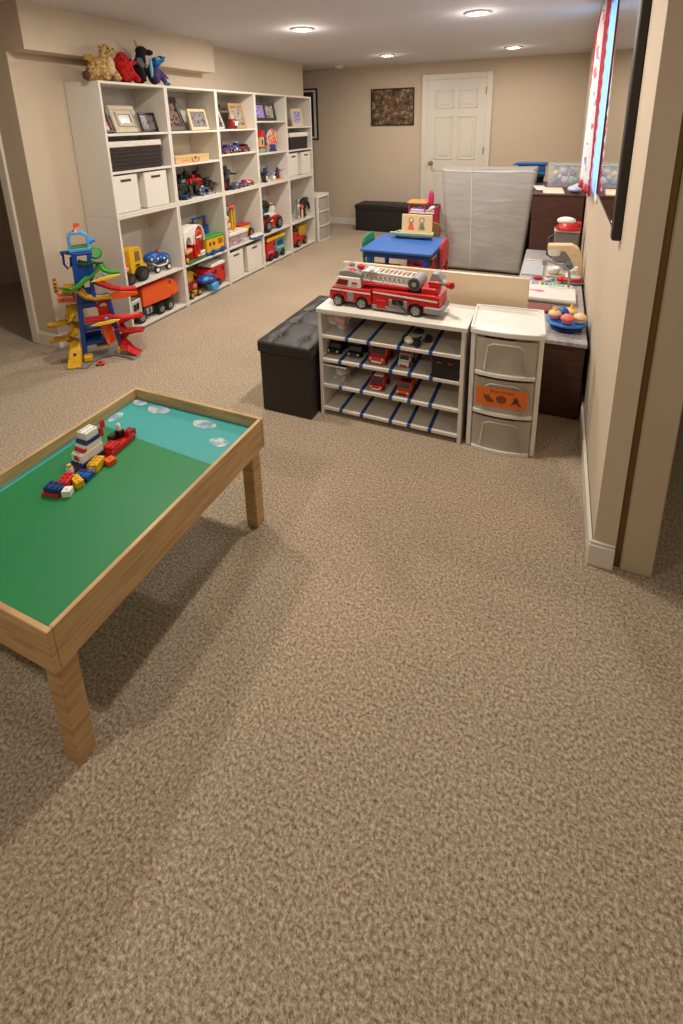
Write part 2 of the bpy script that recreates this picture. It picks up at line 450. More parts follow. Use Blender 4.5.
downlight(-1.3, -0.2, 'lit recessed ceiling light behind the camera', 0.5)
downlight(0.9, 0.6, 'unseen recessed light added as fill to brighten the side hall', 0.2)  # invented fill lamp, added so the closed side hall doesn't go black
t = thing('smoke_detector', 'small white smoke detector on the ceiling near the hall corner', 'smoke detector', (-2.806, 6.5, H - 0.04))
MB().lathe([(0.045, 0.0), (0.062, 0.01), (0.065, 0.028)], (0, 0, 0), TRIM, 24).build('detector_cover', t)
MB().lathe([(0.07, 0.026), (0.07, 0.04)], (0, 0, 0), TRIM, 24).build('detector_base', t)

# ---- pictures on the back wall
def wall_picture(name, label, x0, x1, z0, z1, pic, bw=0.015, fm=BLACK, mat_w=0.0):
    t = thing(name, label, 'framed picture', ((x0 + x1) / 2, YB, z0))
    w = (x1 - x0) / 2; h = z1 - z0
    b = MB(); b.b2(-w, w, -0.022, 0, 0, bw, fm, 0.003); b.b2(-w, w, -0.022, 0, h - bw, h, fm, 0.003)
    b.b2(-w, -w + bw, -0.022, 0, bw, h - bw, fm, 0.003); b.b2(w - bw, w, -0.022, 0, bw, h - bw, fm, 0.003)
    b.build('frame', t)
    if mat_w: MB().b2(-w + bw, w - bw, -0.010, 0, bw, h - bw, WPL).build('picture_mount', t)
    MB().b2(-w + bw + mat_w, w - bw - mat_w, -0.012, -0.0, bw + mat_w * .6, h - bw - mat_w * .6, pic).build('picture', t)
PIC1 = speckle('crowd_painting', [(0.3, (28, 26, 26)), (0.42, (66, 52, 42)), (0.5, (112, 92, 62)), (0.56, (96, 48, 44)), (0.62, (170, 150, 110)), (0.72, (80, 78, 92))], 16, 0.35, detail=6)
wall_picture('framed_poster', 'dark framed crowd painting on the back wall, left of the white door', -2.492, -1.875, 1.435, 1.925, PIC1)
PIC2 = speckle('night_poster', [(0.3, (20, 20, 30)), (0.5, (34, 34, 56)), (0.62, (60, 60, 92)), (0.8, (110, 90, 80))], 9, 0.35, detail=3)
wall_picture('tall_framed_poster', 'tall dark blue poster in black frame beyond the end of the bookcases', -3.86, -3.32, 1.247, 1.975, PIC2, 0.022, BLACK, 0.045)

# ------------------------------------------------------------------ bookcases
XF = -2.82; DEP = 0.312; YS = [2.559 + 0.6217 * i for i in range(6)]
TH = 0.017
Z1 = [1.445, 1.445, 1.447, 1.516, 1.450]; Z2 = [1.187, 1.187, 1.225, 1.195, 1.192]
ZM = 0.889; Z4 = 0.348
order = ['nearest', 'second nearest', 'middle', 'fourth', 'farthest']
upc = ['holding a dark wicker basket and two white bins', 'holding dark brick robots under a wooden game box', 'holding small brick-built vehicles in its middle cell', 'holding a two-photo black frame at its top', 'holding a small dark basket and two white bins']
loc_ = ['holding the orange garbage truck', 'holding the red toy barn', 'holding the marble tower over two white bins', 'holding the big red and white toy car', 'holding the black beast figure and red dump truck']
def bookcase(i, z0, z1, shelves, name, label, bot):
    yc = (YS[i] + YS[i + 1]) / 2
    t = thing(name, label, 'bookcase', (XF, yc, z0), PI / 2, 'white bookcases stacked along the left wall')
    w = 0.6217 / 2 - 0.0008; h = z1 - z0 - 0.0006
    for sx in (-1, 1):
        MB().b2(min(sx * w, sx * (w - TH)), max(sx * w, sx * (w - TH)), 0, DEP, 0, h, WHITE, 0.001).build('side_panel', t)
    MB().b2(-w + TH, w - TH, 0.0, DEP - 0.004, h - TH, h, WHITE, 0.001).build('top_panel', t)
    b = MB(); b.b2(-w + TH, w - TH, 0.0, DEP - 0.004, bot, bot + TH, WHITE, 0.001)
    if bot > 0.01: b.b2(-w + TH, w - TH, 0.02, 0.032, 0.002, bot, WHITE)
    b.build('bottom_panel', t)
    for zs in shelves:
        MB().b2(-w + TH, w - TH, 0.002, DEP - 0.004, zs - z0 - TH / 2, zs - z0 + TH / 2, WHITE, 0.001).build('shelf', t)
    MB().b2(-w + TH, w - TH, DEP - 0.004, DEP, 0, h, BACKM).build('back_panel', t)
    return t
for i in range(5):
    bookcase(i, ZM - 0.0085, 1.795, [Z1[i], Z2[i]], 'upper_bookcase', '%s white upper bookcase, %s' % (order[i], upc[i]), 0.0)
    bookcase(i, 0.0, ZM - 0.009, [Z4], 'lower_bookcase', '%s white lower bookcase, %s' % (order[i], loc_[i]), 0.018)
T = TH / 2 + 0.0005
S1 = [z + T for z in Z1]; S2 = [z + T for z in Z2]; S3 = ZM + T; S4 = Z4 + T; S5 = 0.0355; STOP = 1.795

def SH(name, label, cat, y, z, x=XF - 0.02, yaw=0.0, group=None, rx=0.0):
    """a thing on the bookcases: local x = along the wall (away from camera), y = deeper, z = up"""
    return thing(name, label, cat, (x, y, z), PI / 2 + yaw, group, rx)

# ---- storage bins
def bin_(label, y, z, w, h, dep=0.26, group='white fabric bins in the bookcases', slot=0.095):
    t = SH('storage_bin', label, 'storage bin', y, z, XF - 0.012, 0, group)
    b = MB(); hw = w / 2
    b.b2(-hw, hw, 0, 0.006, 0, h, WHITE2, 0.002); b.b2(-hw, hw, dep - 0.006, dep, 0, h, WHITE2, 0.002)
    b.b2(-hw, -hw + 0.006, 0.006, dep - 0.006, 0, h, WHITE2); b.b2(hw - 0.006, hw, 0.006, dep - 0.006, 0, h, WHITE2)
    b.b2(-hw, hw, 0, dep, 0, 0.006, WHITE2)
    b.build('bin_body', t)
    b = MB(); zs = h * 0.86
    b.b2(-slot / 2, slot / 2, -0.0015, 0.0, zs - 0.009, zs + 0.009, mat('slot_dark', (70, 56, 50), 0.9), 0.0)
    b.build('handle_slot', t, 'dark handle slot')
gb = 'white fabric bins in the bookcases'
bin_('white bin with dark handle slot below the big wicker basket, left of the pair', 2.692, S3, 0.218, 0.268)
bin_('white bin with dark handle slot below the big wicker basket, right of the pair', 2.987, S3, 0.235, 0.268)
bin_('white bin below the marble tower in the bottom row, left of the pair', 3.938, S5, 0.225, 0.268)
bin_('white bin below the marble tower in the bottom row, right of the pair', 4.262, S5, 0.275, 0.268)
bin_('white bin in the farthest bookcase under the small dark basket, left of the pair', 5.19, S3, 0.205, 0.262)
bin_('white bin in the farthest bookcase under the small dark basket, right of the pair', 5.505, S3, 0.225, 0.262)

def basket(label, y, z, w, h, wm, rim=0.045):
    t = SH('lined_basket', label, 'basket', y, z, XF - 0.025)
    b = MB(); hw = w / 2; d = 0.26; f = 0.012
    b.prism([(-hw + f, 0), (hw - f, 0), (hw, h), (-hw, h)], 0, 0.008, wm); b.prism([(-hw + f, 0), (hw - f, 0), (hw, h), (-hw, h)], d - 0.008, d, wm)
    b.prism([(-hw + f, 0), (-hw + f + .008, 0), (-hw + .008, h), (-hw, h)], 0.008, d - 0.008, wm); b.prism([(hw - f - .008, 0), (hw - f, 0), (hw, h), (hw - .008, h)], 0.008, d - 0.008, wm)
    b.b2(-hw + f + 0.008, hw - f - 0.008, 0.008, d - 0.008, 0, 0.008, wm)
    for k in range(7):
        zz = h * (k + 0.5) / 7
        b.b2(-hw + f * (1 - zz / h), hw - f * (1 - zz / h), -0.003, 0.0, zz - h / 22, zz + h / 22, wm, 0.002)
    b.build('wicker_body', t)
    b = MB()
    b.b2(-hw - 0.006, hw + 0.006, -0.008, 0.012, h - rim, h + 0.008, LINER, 0.004); b.b2(-hw - 0.006, hw + 0.006, d - 0.012, d + 0.006, h - rim, h + 0.008, LINER, 0.004)
    b.b2(-hw - 0.006, -hw + 0.01, 0.012, d - 0.012, h - rim, h + 0.008, LINER, 0.003); b.b2(hw - 0.01, hw + 0.006, 0.012, d - 0.012, h - rim, h + 0.008, LINER, 0.003)
    b.b2(-hw + 0.01, hw - 0.01, 0.012, d - 0.012, h - 0.02, h - 0.012, LINER)
    b.build('fabric_liner', t, 'white cloth liner folded over the rim')
basket('dark brown wicker basket with white folded liner in the nearest bookcase', 2.838, S2[0], 0.50, 0.195, WICKER, 0.032)
basket('small black basket with white folded liner in the farthest bookcase', 5.36, S2[4], 0.44, 0.18, mat('black_weave', (38, 33, 29), 0.8, bump=0.6, bscale=120), 0.04)

# ---- photo frames
def photo_frame(label, y, z, w, h, bw, fm, pic, x=XF - 0.16, yaw=0.0, tilt=0.2, inner=None, two=False, group='photo frames on the top cells'):
    t = thing('photo_frame', label, 'photo frame', (x, y, z), PI / 2 + yaw, group, -tilt)
    hw = w / 2; b = MB(); th = 0.018
    b.b2(-hw, hw, -th, 0, 0, bw, fm, 0.003); b.b2(-hw, hw, -th, 0, h - bw, h, fm, 0.003)
    b.b2(-hw, -hw + bw, -th, 0, bw, h - bw, fm, 0.003); b.b2(hw - bw, hw, -th, 0, bw, h - bw, fm, 0.003)
    if two: b.b2(-bw * .4, bw * .4, -th, 0, bw, h - bw, fm, 0.002)
    b.b2(-hw + bw * .5, hw - bw * .5, -0.004, 0, bw * .5, h - bw * .5, BLACKM)
    b.build('frame', t)
    if inner:
        bi = 0.022; a = bw + 0.012
        c = MB(); c.b2(-hw + bw, hw - bw, -0.010, -0.004, bw, h - bw, fm)
        c.b2(-hw + a, hw - a, -0.022, -0.010, a, a + bi, inner, 0.003); c.b2(-hw + a, hw - a, -0.022, -0.010, h - a - bi, h - a, inner, 0.003)
        c.b2(-hw + a, -hw + a + bi, -0.022, -0.010, a + bi, h - a - bi, inner, 0.003); c.b2(hw - a - bi, hw - a, -0.022, -0.010, a + bi, h - a - bi, inner, 0.003)
        c.build('inner_moulding', t)
        MB().b2(-hw + a + bi, hw - a - bi, -0.013, -0.0105, a + bi, h - a - bi, pic).build('photograph', t)
    elif two:
        q = bw * .4
        MB().b2(-hw + bw, -q, -0.008, -0.0045, bw, h - bw, two[0]).build('photograph', t)
        MB().b2(q, hw - bw, -0.008, -0.0045, bw, h - bw, two[1]).build('photograph', t)
    else:
        MB().b2(-hw + bw, hw - bw, -0.008, -0.0045, bw, h - bw, pic).build('photograph', t)
    return t
FAM = speckle('family_photo', [(0.3, (30, 28, 34)), (0.44, (70, 60, 56)), (0.52, (150, 130, 112)), (0.58, (120, 52, 48)), (0.66, (60, 62, 76))], 26, 0.25, detail=3)
FAMB = speckle('blue_white_photo', [(0.34, (50, 62, 110)), (0.46, (120, 116, 122)), (0.56, (150, 140, 136)), (0.68, (48, 44, 50))], 20, 0.25, detail=3)
ORP = speckle('orange_photo', [(0.4, (26, 22, 24)), (0.52, (212, 110, 44)), (0.62, (70, 62, 70))], 18, 0.3)
PURPH = speckle('purple_photo', [(0.35, (104, 76, 150)), (0.55, (178, 150, 210)), (0.7, (70, 54, 110))], 24, 0.3)
BWP = speckle('sepia_photo', [(0.38, (40, 36, 38)), (0.5, (190, 180, 164)), (0.65, (96, 84, 78))], 30, 0.3)
DIST = mat('distressed_cream_wood', (196, 182, 160), 0.7, vary=0.16, vscale=40)
CRW = mat('cream_wood', (208, 188, 150), 0.55, vary=0.08, vscale=20)
GRYW = mat('pewter_frame', (92, 88, 86), 0.45, metal=0.3)
GOLDW = mat('gold_wood', (186, 150, 98), 0.5, vary=0.1, vscale=20)
photo_frame('black frame with orange picture leaning on the left side of the nearest top cell', 2.665, S1[0], 0.155, 0.19, 0.02, BLACK, ORP, XF - 0.12, 0.0, 0.38)
photo_frame('distressed cream double-moulded photo frame in the nearest top cell', 2.89, S1[0], 0.24, 0.20, 0.032, DIST, FAMB, XF - 0.13, 0.0, 0.33, inner=DIST)
photo_frame('dark frame with pale round photo, right of the cream one in nearest top cell', 3.077, S1[0], 0.165, 0.145, 0.016, BLACK, FAMB, XF - 0.10, 0.0, 0.25)
photo_frame('tall pewter frame with group photo leaning in the second top cell', 3.375, S1[1], 0.33, 0.29, 0.035, GRYW, FAM, XF - 0.14, 0.0, 0.36)
photo_frame('cream wood frame with wide photo in the second top cell', 3.66, S1[1], 0.24, 0.18, 0.026, CRW, FAMB, XF - 0.09, 0.0, 0.22)
photo_frame('white-edged frame seen edge-on at left of the middle top cell', 3.955, S1[2], 0.23, 0.23, 0.014, WPL, FAM, XF - 0.13, 0.0, 0.38)
photo_frame('gold wood frame with couple portrait in the middle top cell', 4.29, S1[2], 0.24, 0.24, 0.03, GOLDW, BWP, XF - 0.11, 0.0, 0.2)
photo_frame('wide black frame with two photos, one purple, in the fourth top cell', 4.755, S1[3], 0.42, 0.19, 0.03, BLACK, FAM, XF - 0.09, 0.0, 0.18, two=(PURPH, BWP))
photo_frame('cream frame with purple print in the farthest top cell', 5.45, S1[4], 0.26, 0.2, 0.035, CRW, speckle('purple_print', [(0.4, (196, 194, 214)), (0.52, (98, 84, 168)), (0.66, (212, 208, 220))], 26, 0.4), XF - 0.08, 0.0, 0.16)
t = SH('small_photo_block', 'small dark frame standing behind the red jar in the middle top cell', 'photo frame', 4.10, S1[2], XF - 0.20, 0.0)
MB().b2(-0.03, 0.03, 0, 0.015, 0, 0.225, BLACK, 0.002).build('frame', t); MB().b2(-0.024, 0.024, -0.002, 0, 0.012, 0.2, FAM).build('photograph', t)
t = SH('snow_globe', 'small red jar with pale label and glass top in the middle top cell', 'jar', 4.10, S1[2], XF - 0.025)
MB().lathe([(0.042, 0), (0.046, 0.01), (0.046, 0.075), (0.036, 0.09)], (0, 0.03, 0), DRED, 20).build('jar_body', t)
MB().lathe([(0.030, 0.09), (0.036, 0.105), (0.03, 0.13), (0.004, 0.14)], (0, 0.03, 0), CLEAR, 18).build('glass_top', t)
MB().b2(-0.022, 0.022, -0.0185, -0.012, 0.03, 0.07, WPL, 0.001).build('jar_label', t)

# ---- wooden game box
t = SH('wooden_game_box', 'light wooden game box with red printed face lying in the second bookcase', 'board game', 3.46, S2[1], XF - 0.03, 0.0)
b = MB(); b.b2(-0.215, 0.215, 0, 0.24, 0, 0.045, TAN, 0.003); b.build('box_base', t)
MB().b2(-0.218, 0.218, -0.003, 0.243, 0.047, 0.058, mat('light_wood', (222, 190, 132), 0.5, vary=0.08), 0.002).build('box_lid', t)
b = MB(); b.torus((0.03, -0.0035, 0.028), 0.028, 0.003, RED, 'y', PI * 1.05, PI * 1.95, 10, sx=1.6); b.ball((0.03, -0.003, 0.038), (0.012, 0.002, 0.012), DGREY)
b.ball((-0.015, -0.003, 0.03), (0.008, 0.002, 0.009), RED); b.ball((0.075, -0.003, 0.03), (0.008, 0.002, 0.009), RED)
for k in range(5): b.b2(-0.15 + k * 0.02, -0.14 + k * 0.02, -0.002, 0.0, 0.018, 0.026, ORANGE)
b.build('printed_face', t, 'red printed clown-like smile')

# ------------------------------------------------------------------ brick-built toys
def brick(b, x, y, z, w, d, h, m, studs=True):
    b.b2(x - w / 2, x + w / 2, y - d / 2, y + d / 2, z, z + h, m, 0.0008)
    if studs:
        n = max(1, int(w / 0.016))
        for k in range(n):
            xx = x - w / 2 + w * (k + .5) / n
            b.cyl((xx, y, z + h), (xx, y, z + h + 0.003), 0.004, m, seg=6)
def robot(label, y, z, h, cols, seed, x=XF - 0.1, yaw=0.0, name='brick_robot', cat='toy robot', wings=False, group=None):
    r = random.Random(seed); t = SH(name, label, cat, y, z, x, yaw, group)
    m = lambda: r.choice(cols)
    h = h * 1.1
    L = h * 0.42; w = h * 0.42
    for sx in (-1, 1):
        b = MB(); xx = sx * w * 0.33
        brick(b, xx, -0.01, 0, w * 0.42, h * 0.26, h * 0.07, m(), False)
        brick(b, xx, 0, h * 0.07, w * 0.3, h * 0.14, L * 0.4, m(), False); brick(b, xx + sx * 0.004, 0.004, h * 0.07 + L * 0.4, w * 0.36, h * 0.16, L * 0.43, m())
        b.build('leg', t)
    b = MB(); brick(b, 0, 0, L, w * 0.7, h * 0.18, h * 0.1, m(), False); brick(b, 0, 0, L + h * 0.1, w, h * 0.22, h * 0.16, m()); brick(b, 0, -h * .11, L + h * 0.13, w * 0.5, h * 0.05, h * 0.1, m(), False)
    b.build('torso', t)
    b = MB(); brick(b, 0, 0, L + h * .28, w * 0.36, h * 0.14, h * 0.14, m()); brick(b, 0, -h * .07, L + h * .33, w * 0.3, h * 0.02, h * .04, cols[0], False)
    b.build('head', t)
    for sx in (-1, 1):
        b = MB(); a = r.uniform(-0.3, 0.9)
        p0 = Vector((sx * w * 0.62, 0, L + h * 0.23)); p1 = p0 + Vector((sx * w * 0.22 * (1 + a), -h * 0.06, -h * 0.18 * (1 - a))); p2 = p1 + Vector((sx * w * 0.12, -h * 0.16, -h * 0.05 + h * 0.12 * a))
        b.ball(p0, h * 0.055, m(), seg=8); b.cyl(p0, p1, h * 0.035, m(), seg=6); b.box(p1, (h * .07,) * 3, m(), 0.001); b.cyl(p1, p2, h * 0.03, m(), seg=6); b.cyl(p2, p2 + Vector((0, -h * .12, h * .1)), h * 0.012, m(), seg=5)
        b.build('arm', t)
    if wings:
        b = MB()
        for sx in (-1, 1):
            b.prism([(sx * 0.01, L + h * .2), (sx * w * 1.25, L + h * .55), (sx * w * 1.0, L + h * .1), (sx * w * .5, L)], h * .12, h * .14, cols[-1])
        b.build('wings', t)
    return t
def brick_car(label, y, z, l, h, cols, seed, x=XF - 0.1, yaw=0.0, name='brick_vehicle', cat='toy vehicle', group=None):
    r = random.Random(seed); h = h * 1.45; t = SH(name, label, cat, y, z, x, yaw, group); wd = l * 0.45; wr = h * 0.2
    b = MB(); brick(b, 0, 0, wr * .8, l, wd, h * 0.2, cols[0]); brick(b, -l * .25, 0, wr * .8 + h * .2, l * .4, wd * .9, h * .16, cols[1]); brick(b, l * .12, 0, wr * .8 + h * .2, l * .34, wd * .8, h * .36, cols[2 % len(cols)])
    brick(b, l * .36, 0, wr * .8 + h * .2, l * .16, wd * .6, h * .22, r.choice(cols)); b.b2(-l * .52, -l * .46, -wd * .5, wd * .5, wr * .6, wr * .6 + h * .12, r.choice(cols))
    b.b2(0, l * .2, -wd * .42, wd * .42, wr * .8 + h * .56, wr * .8 + h * .62, r.choice(cols), 0.001)
    b.build('brick_body', t)
    for sx in (-.32, .32):
        b = MB(); b.cyl((l * sx, -wd * .56, wr), (l * sx, -wd * .4, wr), wr, TIRE, seg=12).cyl((l * sx, -wd * .57, wr), (l * sx, -wd * .56, wr), wr * .5, GREYP, seg=8); b.build('wheel', t)
        b = MB(); b.cyl((l * sx, wd * .4, wr), (l * sx, wd * .56, wr), wr, TIRE, seg=12); b.build('wheel', t)
    return t
DK = [BLACK, DGREY, BLACK, GREYP]
g2 = 'brick robots in the second bookcase'
robot('black brick robot with green shoulder at left of the robot cell', 3.325, S3, 0.17, [DGREEN, BLACK, DGREY, BLACK], 3, XF - 0.08, 0.3, group=g2)
robot('tall grey and black brick robot behind the green-shouldered one', 3.415, S3, 0.215, [DGREY, BLACK, GREYP, BLACK], 5, XF - 0.15, 0.1, group=g2, wings=True)
robot('red-chested black brick robot at the middle of the robot cell', 3.535, S3, 0.20, [RED, BLACK, RED, DGREY], 11, XF - 0.12, -0.2, group=g2)
robot('tallest black brick robot with red head in the robot cell', 3.625, S3, 0.225, [RED, BLACK, BLACK, DGREY], 8, XF - 0.16, 0.2, group=g2, wings=True)
robot('dark grey brick robot at the right end of the robot cell', 3.725, S3, 0.15, [DGREY, DGREY, BLACK, GREYP], 19, XF - 0.12, -0.3, group=g2)
robot('small white and blue brick figure in front of the dark robots', 3.56, S3, 0.095, [WPL, BLUE, WPL, GREYP], 21, XF - 0.045, 0.0, group=g2)
robot('grey and white brick robot behind the red-chested one', 3.48, S3, 0.19, [GREYP, DGREY, GREYP, BLACK], 52, XF - 0.2, 0.1, group=g2, wings=True)
robot('short black brick robot with dark red arms in front of the tallest one', 3.70, S3, 0.13, [BLACK, DRED, DGREY, BLACK], 55, XF - 0.06, -0.2, group=g2)
brick_car('low black and blue brick vehicle at front left of the robot cell', 3.345, S3, 0.11, 0.05, [BLACK, BLUE, BLACK], 2, XF - 0.045, 0.2, group=g2)
b = MB(); b.b2(-0.05, 0.05, -0.02, 0.02, 0, 0.02, GREYP, 0.001)
for k in range(5): b.box((-0.04 + k * 0.02, -0.005, 0.03), (0.014, 0.02, 0.02), [BLACK, GREYP, BLUE, DGREY, GREEN][k], 0.001)
tag(b.build('loose_bricks'), 'short row of small mixed bricks at the front of the robot cell', 'toy bricks', g2, (XF - 0.05, 3.67, S3), PI / 2)
g3 = 'small brick toys in the middle bookcase'
brick_car('red and blue brick car at left of the middle bookcase vehicle shelf', 3.965, S2[2], 0.14, 0.075, [RED, BLUE, NAVY, WPL], 4, XF - 0.06, 0.1, group=g3)
brick_car('white and purple brick craft at centre of the vehicle shelf', 4.12, S2[2], 0.11, 0.09, [WPL, PURP, NAVY, BLUE], 5, XF - 0.06, -0.1, group=g3)
brick_car('dark red and black brick racer at right of the vehicle shelf', 4.285, S2[2], 0.19, 0.065, [DRED, RED, BLACK, DGREY], 6, XF - 0.09, 0.15, group=g3)
brick_car('blue brick glider behind the red and blue car', 4.05, S2[2], 0.10, 0.11, [BLUE, RED, PURP], 9, XF - 0.18, 0.5, group=g3)
robot('tall dark brick robot standing at left in the middle bookcase', 3.955, S3, 0.245, [BLACK, DGREY, BLACK, DRED], 31, XF - 0.08, 0.2, group=g3)
brick_car('low grey and navy brick base in front of the tall dark robot', 4.02, S3, 0.15, 0.055, [DGREY, NAVY, GREYP], 7, XF - 0.035, 0.0, group=g3)
brick_car('small grey brick racer with red top beside the navy base', 4.20, S3, 0.12, 0.06, [GREYP, BLUE, RED, ORANGE], 12, XF - 0.05, 0.1, group=g3)
brick_car('small orange and white brick car at the right of the tall robot shelf', 4.325, S3, 0.10, 0.055, [DGREY, WPL, ORANGE, RED], 13, XF - 0.06, -0.1, group=g3)
g4 = 'brick figures in the fourth bookcase'
robot('black brick rider figure at left of the fourth bookcase middle cell', 4.59, S3, 0.14, [BLACK, DGREY, BLACK, BLACK], 41, XF - 0.05, 0.2, group=g4, wings=True)
robot('blue and white winged brick figure in the fourth bookcase', 4.69, S3, 0.15, [NAVY, WPL, GREYP, BLUE], 42, XF - 0.1, -0.1, group=g4, wings=True)
robot('navy and red brick warrior on yellow feet in the fourth bookcase', 4.89, S3, 0.14, [RED, NAVY, DGREY, NAVY], 43, XF - 0.06, 0.1, group=g4)
b = MB(); b.b2(-0.08, 0.08, -0.02, 0.02, 0, 0.008, YEL, 0.001); b.b2(-0.05, 0.02, -0.01, 0.015, 0.008, 0.016, ORANGE, 0.001)
for kx in (-0.06, -0.04, 0.04, 0.06): b.cyl((kx, 0, 0.008), (kx, 0, 0.011), 0.004, YEL, seg=8)
tag(b.build('brick_plate'), 'flat yellow brick plate at the front of the fourth bookcase', 'toy bricks', g4, (XF - 0.025, 4.86, S3), PI / 2)
t = SH('white_cup', 'small white cup between the brick figures in the fourth bookcase', 'cup', 4.775, S3, XF - 0.04, group=None)
MB().lathe([(0.018, 0), (0.022, 0.045), (0.019, 0.045), (0.016, 0.004)], (0, 0, 0), WPL, 16).build('cup_body', t)
MB().torus((0.026, 0, 0.025), 0.011, 0.003, WPL, 'y', seg=12).build('cup_handle', t)

# ------------------------------------------------------------------ wheeled toys
def wheel(t, x, y, z, r, w, hub=GREYP, tire=TIRE, hr=0.55, spokes=0):
    b = MB(); y1 = y + w
    b.lathe_y = None
    b.cyl((x, y, z), (x, y1, z), r * 0.93, tire, seg=20); b.cyl((x, y + w * .12, z), (x, y1 - w * .12, z), r, tire, seg=20)
    o = b.build('wheel', t)
    yy = y - 0.002 if y < 0.0 or True else y
    h = MB(); h.cyl((x, y - 0.003, z), (x, y + 0.002, z), r * hr, hub, seg=14); h.cyl((x, y - 0.006, z), (x, y - 0.003, z), r * hr * .35, hub, seg=8)
    for k in range(spokes):
        a = 2 * PI * k / spokes; h.cyl((x + r * hr * .3 * math.cos(a), y - 0.004, z + r * hr * .3 * math.sin(a)), (x + r * hr * .95 * math.cos(a), y - 0.004, z + r * hr * .95 * math.sin(a)), r * .07, DGREY, seg=5)
    h.build('hub', o)
    return o

# yellow toy front loader cab (col 1, row 4)
t = SH('yellow_toy_loader', 'chunky yellow toy loader with big black wheel in the nearest bookcase', 'toy vehicle', 2.725, S4, XF - 0.03, 0.05)
b = MB()
b.prism([(-0.045, 0.07), (0.115, 0.06), (0.118, 0.105), (0.085, 0.125), (0.075, 0.24), (0.055, 0.262), (-0.035, 0.258), (-0.05, 0.235), (-0.05, 0.13)], 0.03, 0.05, YEL, bev=0.003)
b.prism([(-0.045, 0.07), (0.115, 0.06), (0.118, 0.105), (0.085, 0.125), (0.065, 0.13), (-0.05, 0.13)], 0.05, 0.17, YEL, bev=0.003)
b.prism([(-0.05, 0.13), (-0.03, 0.13), (-0.02, 0.25), (-0.05, 0.25)], 0.05, 0.17, YEL, bev=0.002)
b.prism([(-0.05, 0.245), (0.06, 0.245), (0.055, 0.262), (-0.035, 0.262)], 0.03, 0.17, YEL, bev=0.003)
b.b2(0.062, 0.078, 0.05, 0.07, 0.12, 0.25, YEL)
b.build('cab', t)
MB().prism([(0.0, 0.16), (0.05, 0.16), (0.045, 0.235), (0.0, 0.235)], 0.026, 0.031, mat('cab_window', (120, 96, 78), 0.2)).build('side_window', t)
MB().b2(0.0, 0.035, 0.022, 0.03, 0.125, 0.135, BLACK).build('door_handle', t)
MB().ball((0.015, 0.1, 0.2), (0.022, 0.022, 0.028), GREEN).ball((0.015, 0.1, 0.16), (0.028, 0.03, 0.03), RED).build('driver_figure', t)
b = MB(); b.prism([(-0.12, 0.06), (-0.05, 0.06), (-0.05, 0.16), (-0.11, 0.15)], 0.05, 0.16, ORANGE, bev=0.006); b.b2(-0.09, -0.06, 0.04, 0.05, 0.1, 0.13, mat('bone_plastic', (214, 170, 140), 0.5), 0.003)
b.build('hood', t, 'orange front hood')
wheel(t, 0.035, -0.012, 0.058, 0.058, 0.05, DGREY); wheel(t, -0.085, 0.0, 0.045, 0.045, 0.045, DGREY); wheel(t, 0.035, 0.15, 0.058, 0.058, 0.05, DGREY); wheel(t, -0.085, 0.15, 0.045, 0.045, 0.045, DGREY)

# blue toy helicopter/buggy
t = SH('blue_toy_buggy', 'blue rounded toy buggy on white stand beside the yellow loader', 'toy vehicle', 3.0, S4, XF - 0.08, -0.12)
b = MB(); b.ball((-0.03, 0.05, 0.125), (0.085, 0.05, 0.042), BLUE); b.ball((0.06, 0.05, 0.105), (0.065, 0.045, 0.035), BLUE); b.b2(-0.09, 0.06, 0.0, 0.1, 0.09, 0.13, BLUE, 0.014, seg=2)
b.ball((0.105, 0.05, 0.095), (0.03, 0.035, 0.025), LBLUE); b.build('body', t)
b = MB()
for k in range(6): b.ball((-0.08 + k * 0.03, 0.0, 0.12 - 0.004 * k + (0.012 if k % 2 else 0)), (0.010, 0.005, 0.010), LBLUE if k % 2 else WPL)
b.ball((0.02, 0.05, 0.165), (0.02, 0.02, 0.008), RED); b.split('trim_stud', t)
b = MB(); b.tube([(-0.07, 0.02, 0.085), (-0.03, 0.0, 0.05), (0.06, 0.0, 0.05), (0.09, 0.02, 0.08)], 0.007, WPL, 6); b.tube([(-0.07, 0.08, 0.085), (-0.03, 0.1, 0.05), (0.06, 0.1, 0.05), (0.09, 0.08, 0.08)], 0.007, WPL, 6); b.b2(-0.07, 0.09, 0.02, 0.08, 0.045, 0.058, GREYP); b.build('chassis', t)
for x in (-0.045, 0.07): wheel(t, x, -0.015, 0.028, 0.028, 0.02, WPL); wheel(t, x, 0.095, 0.028, 0.028, 0.02, WPL)

# orange garbage truck (col 1, row 5)
t = SH('orange_garbage_truck', 'big orange toy garbage truck with pale grey cab on the bottom shelf', 'toy truck', 2.876, S5, XF - 0.02, 0.0)
b = MB(); b.prism([(-0.155, 0.115), (-0.155, 0.255), (-0.12, 0.262), (0.08, 0.262), (0.15, 0.262), (0.20, 0.235), (0.235, 0.19), (0.24, 0.135), (0.19, 0.105), (0.165, 0.125), (0.14, 0.105)], 0.01, 0.2, ORANGE, bev=0.004)
b.build('hopper', t)
b = MB(); b.prism([(-0.15, 0.256), (0.13, 0.264), (0.12, 0.272), (-0.13, 0.268)], 0.03, 0.19, RED); b.build('hopper_roof', t, 'red roof plate')
b = MB()
for k in range(4): b.box((0.13 + k * 0.022, 0.0075, 0.205 - k * 0.02), (0.010, 0.004, 0.010), YEL, 0, (0, 0.7, 0))
b.cyl((0.145, 0.0085, 0.235), (0.145, 0.004, 0.235), 0.012, DGREY, seg=12); b.split('side_marking', t)
b = MB(); b.prism([(-0.27, 0.055), (-0.27, 0.15), (-0.255, 0.19), (-0.165, 0.2), (-0.16, 0.055)], 0.02, 0.19, mat('pale_cab_grey', (186, 180, 172), 0.4), bev=0.006); b.build('cab', t, 'pale grey cab')
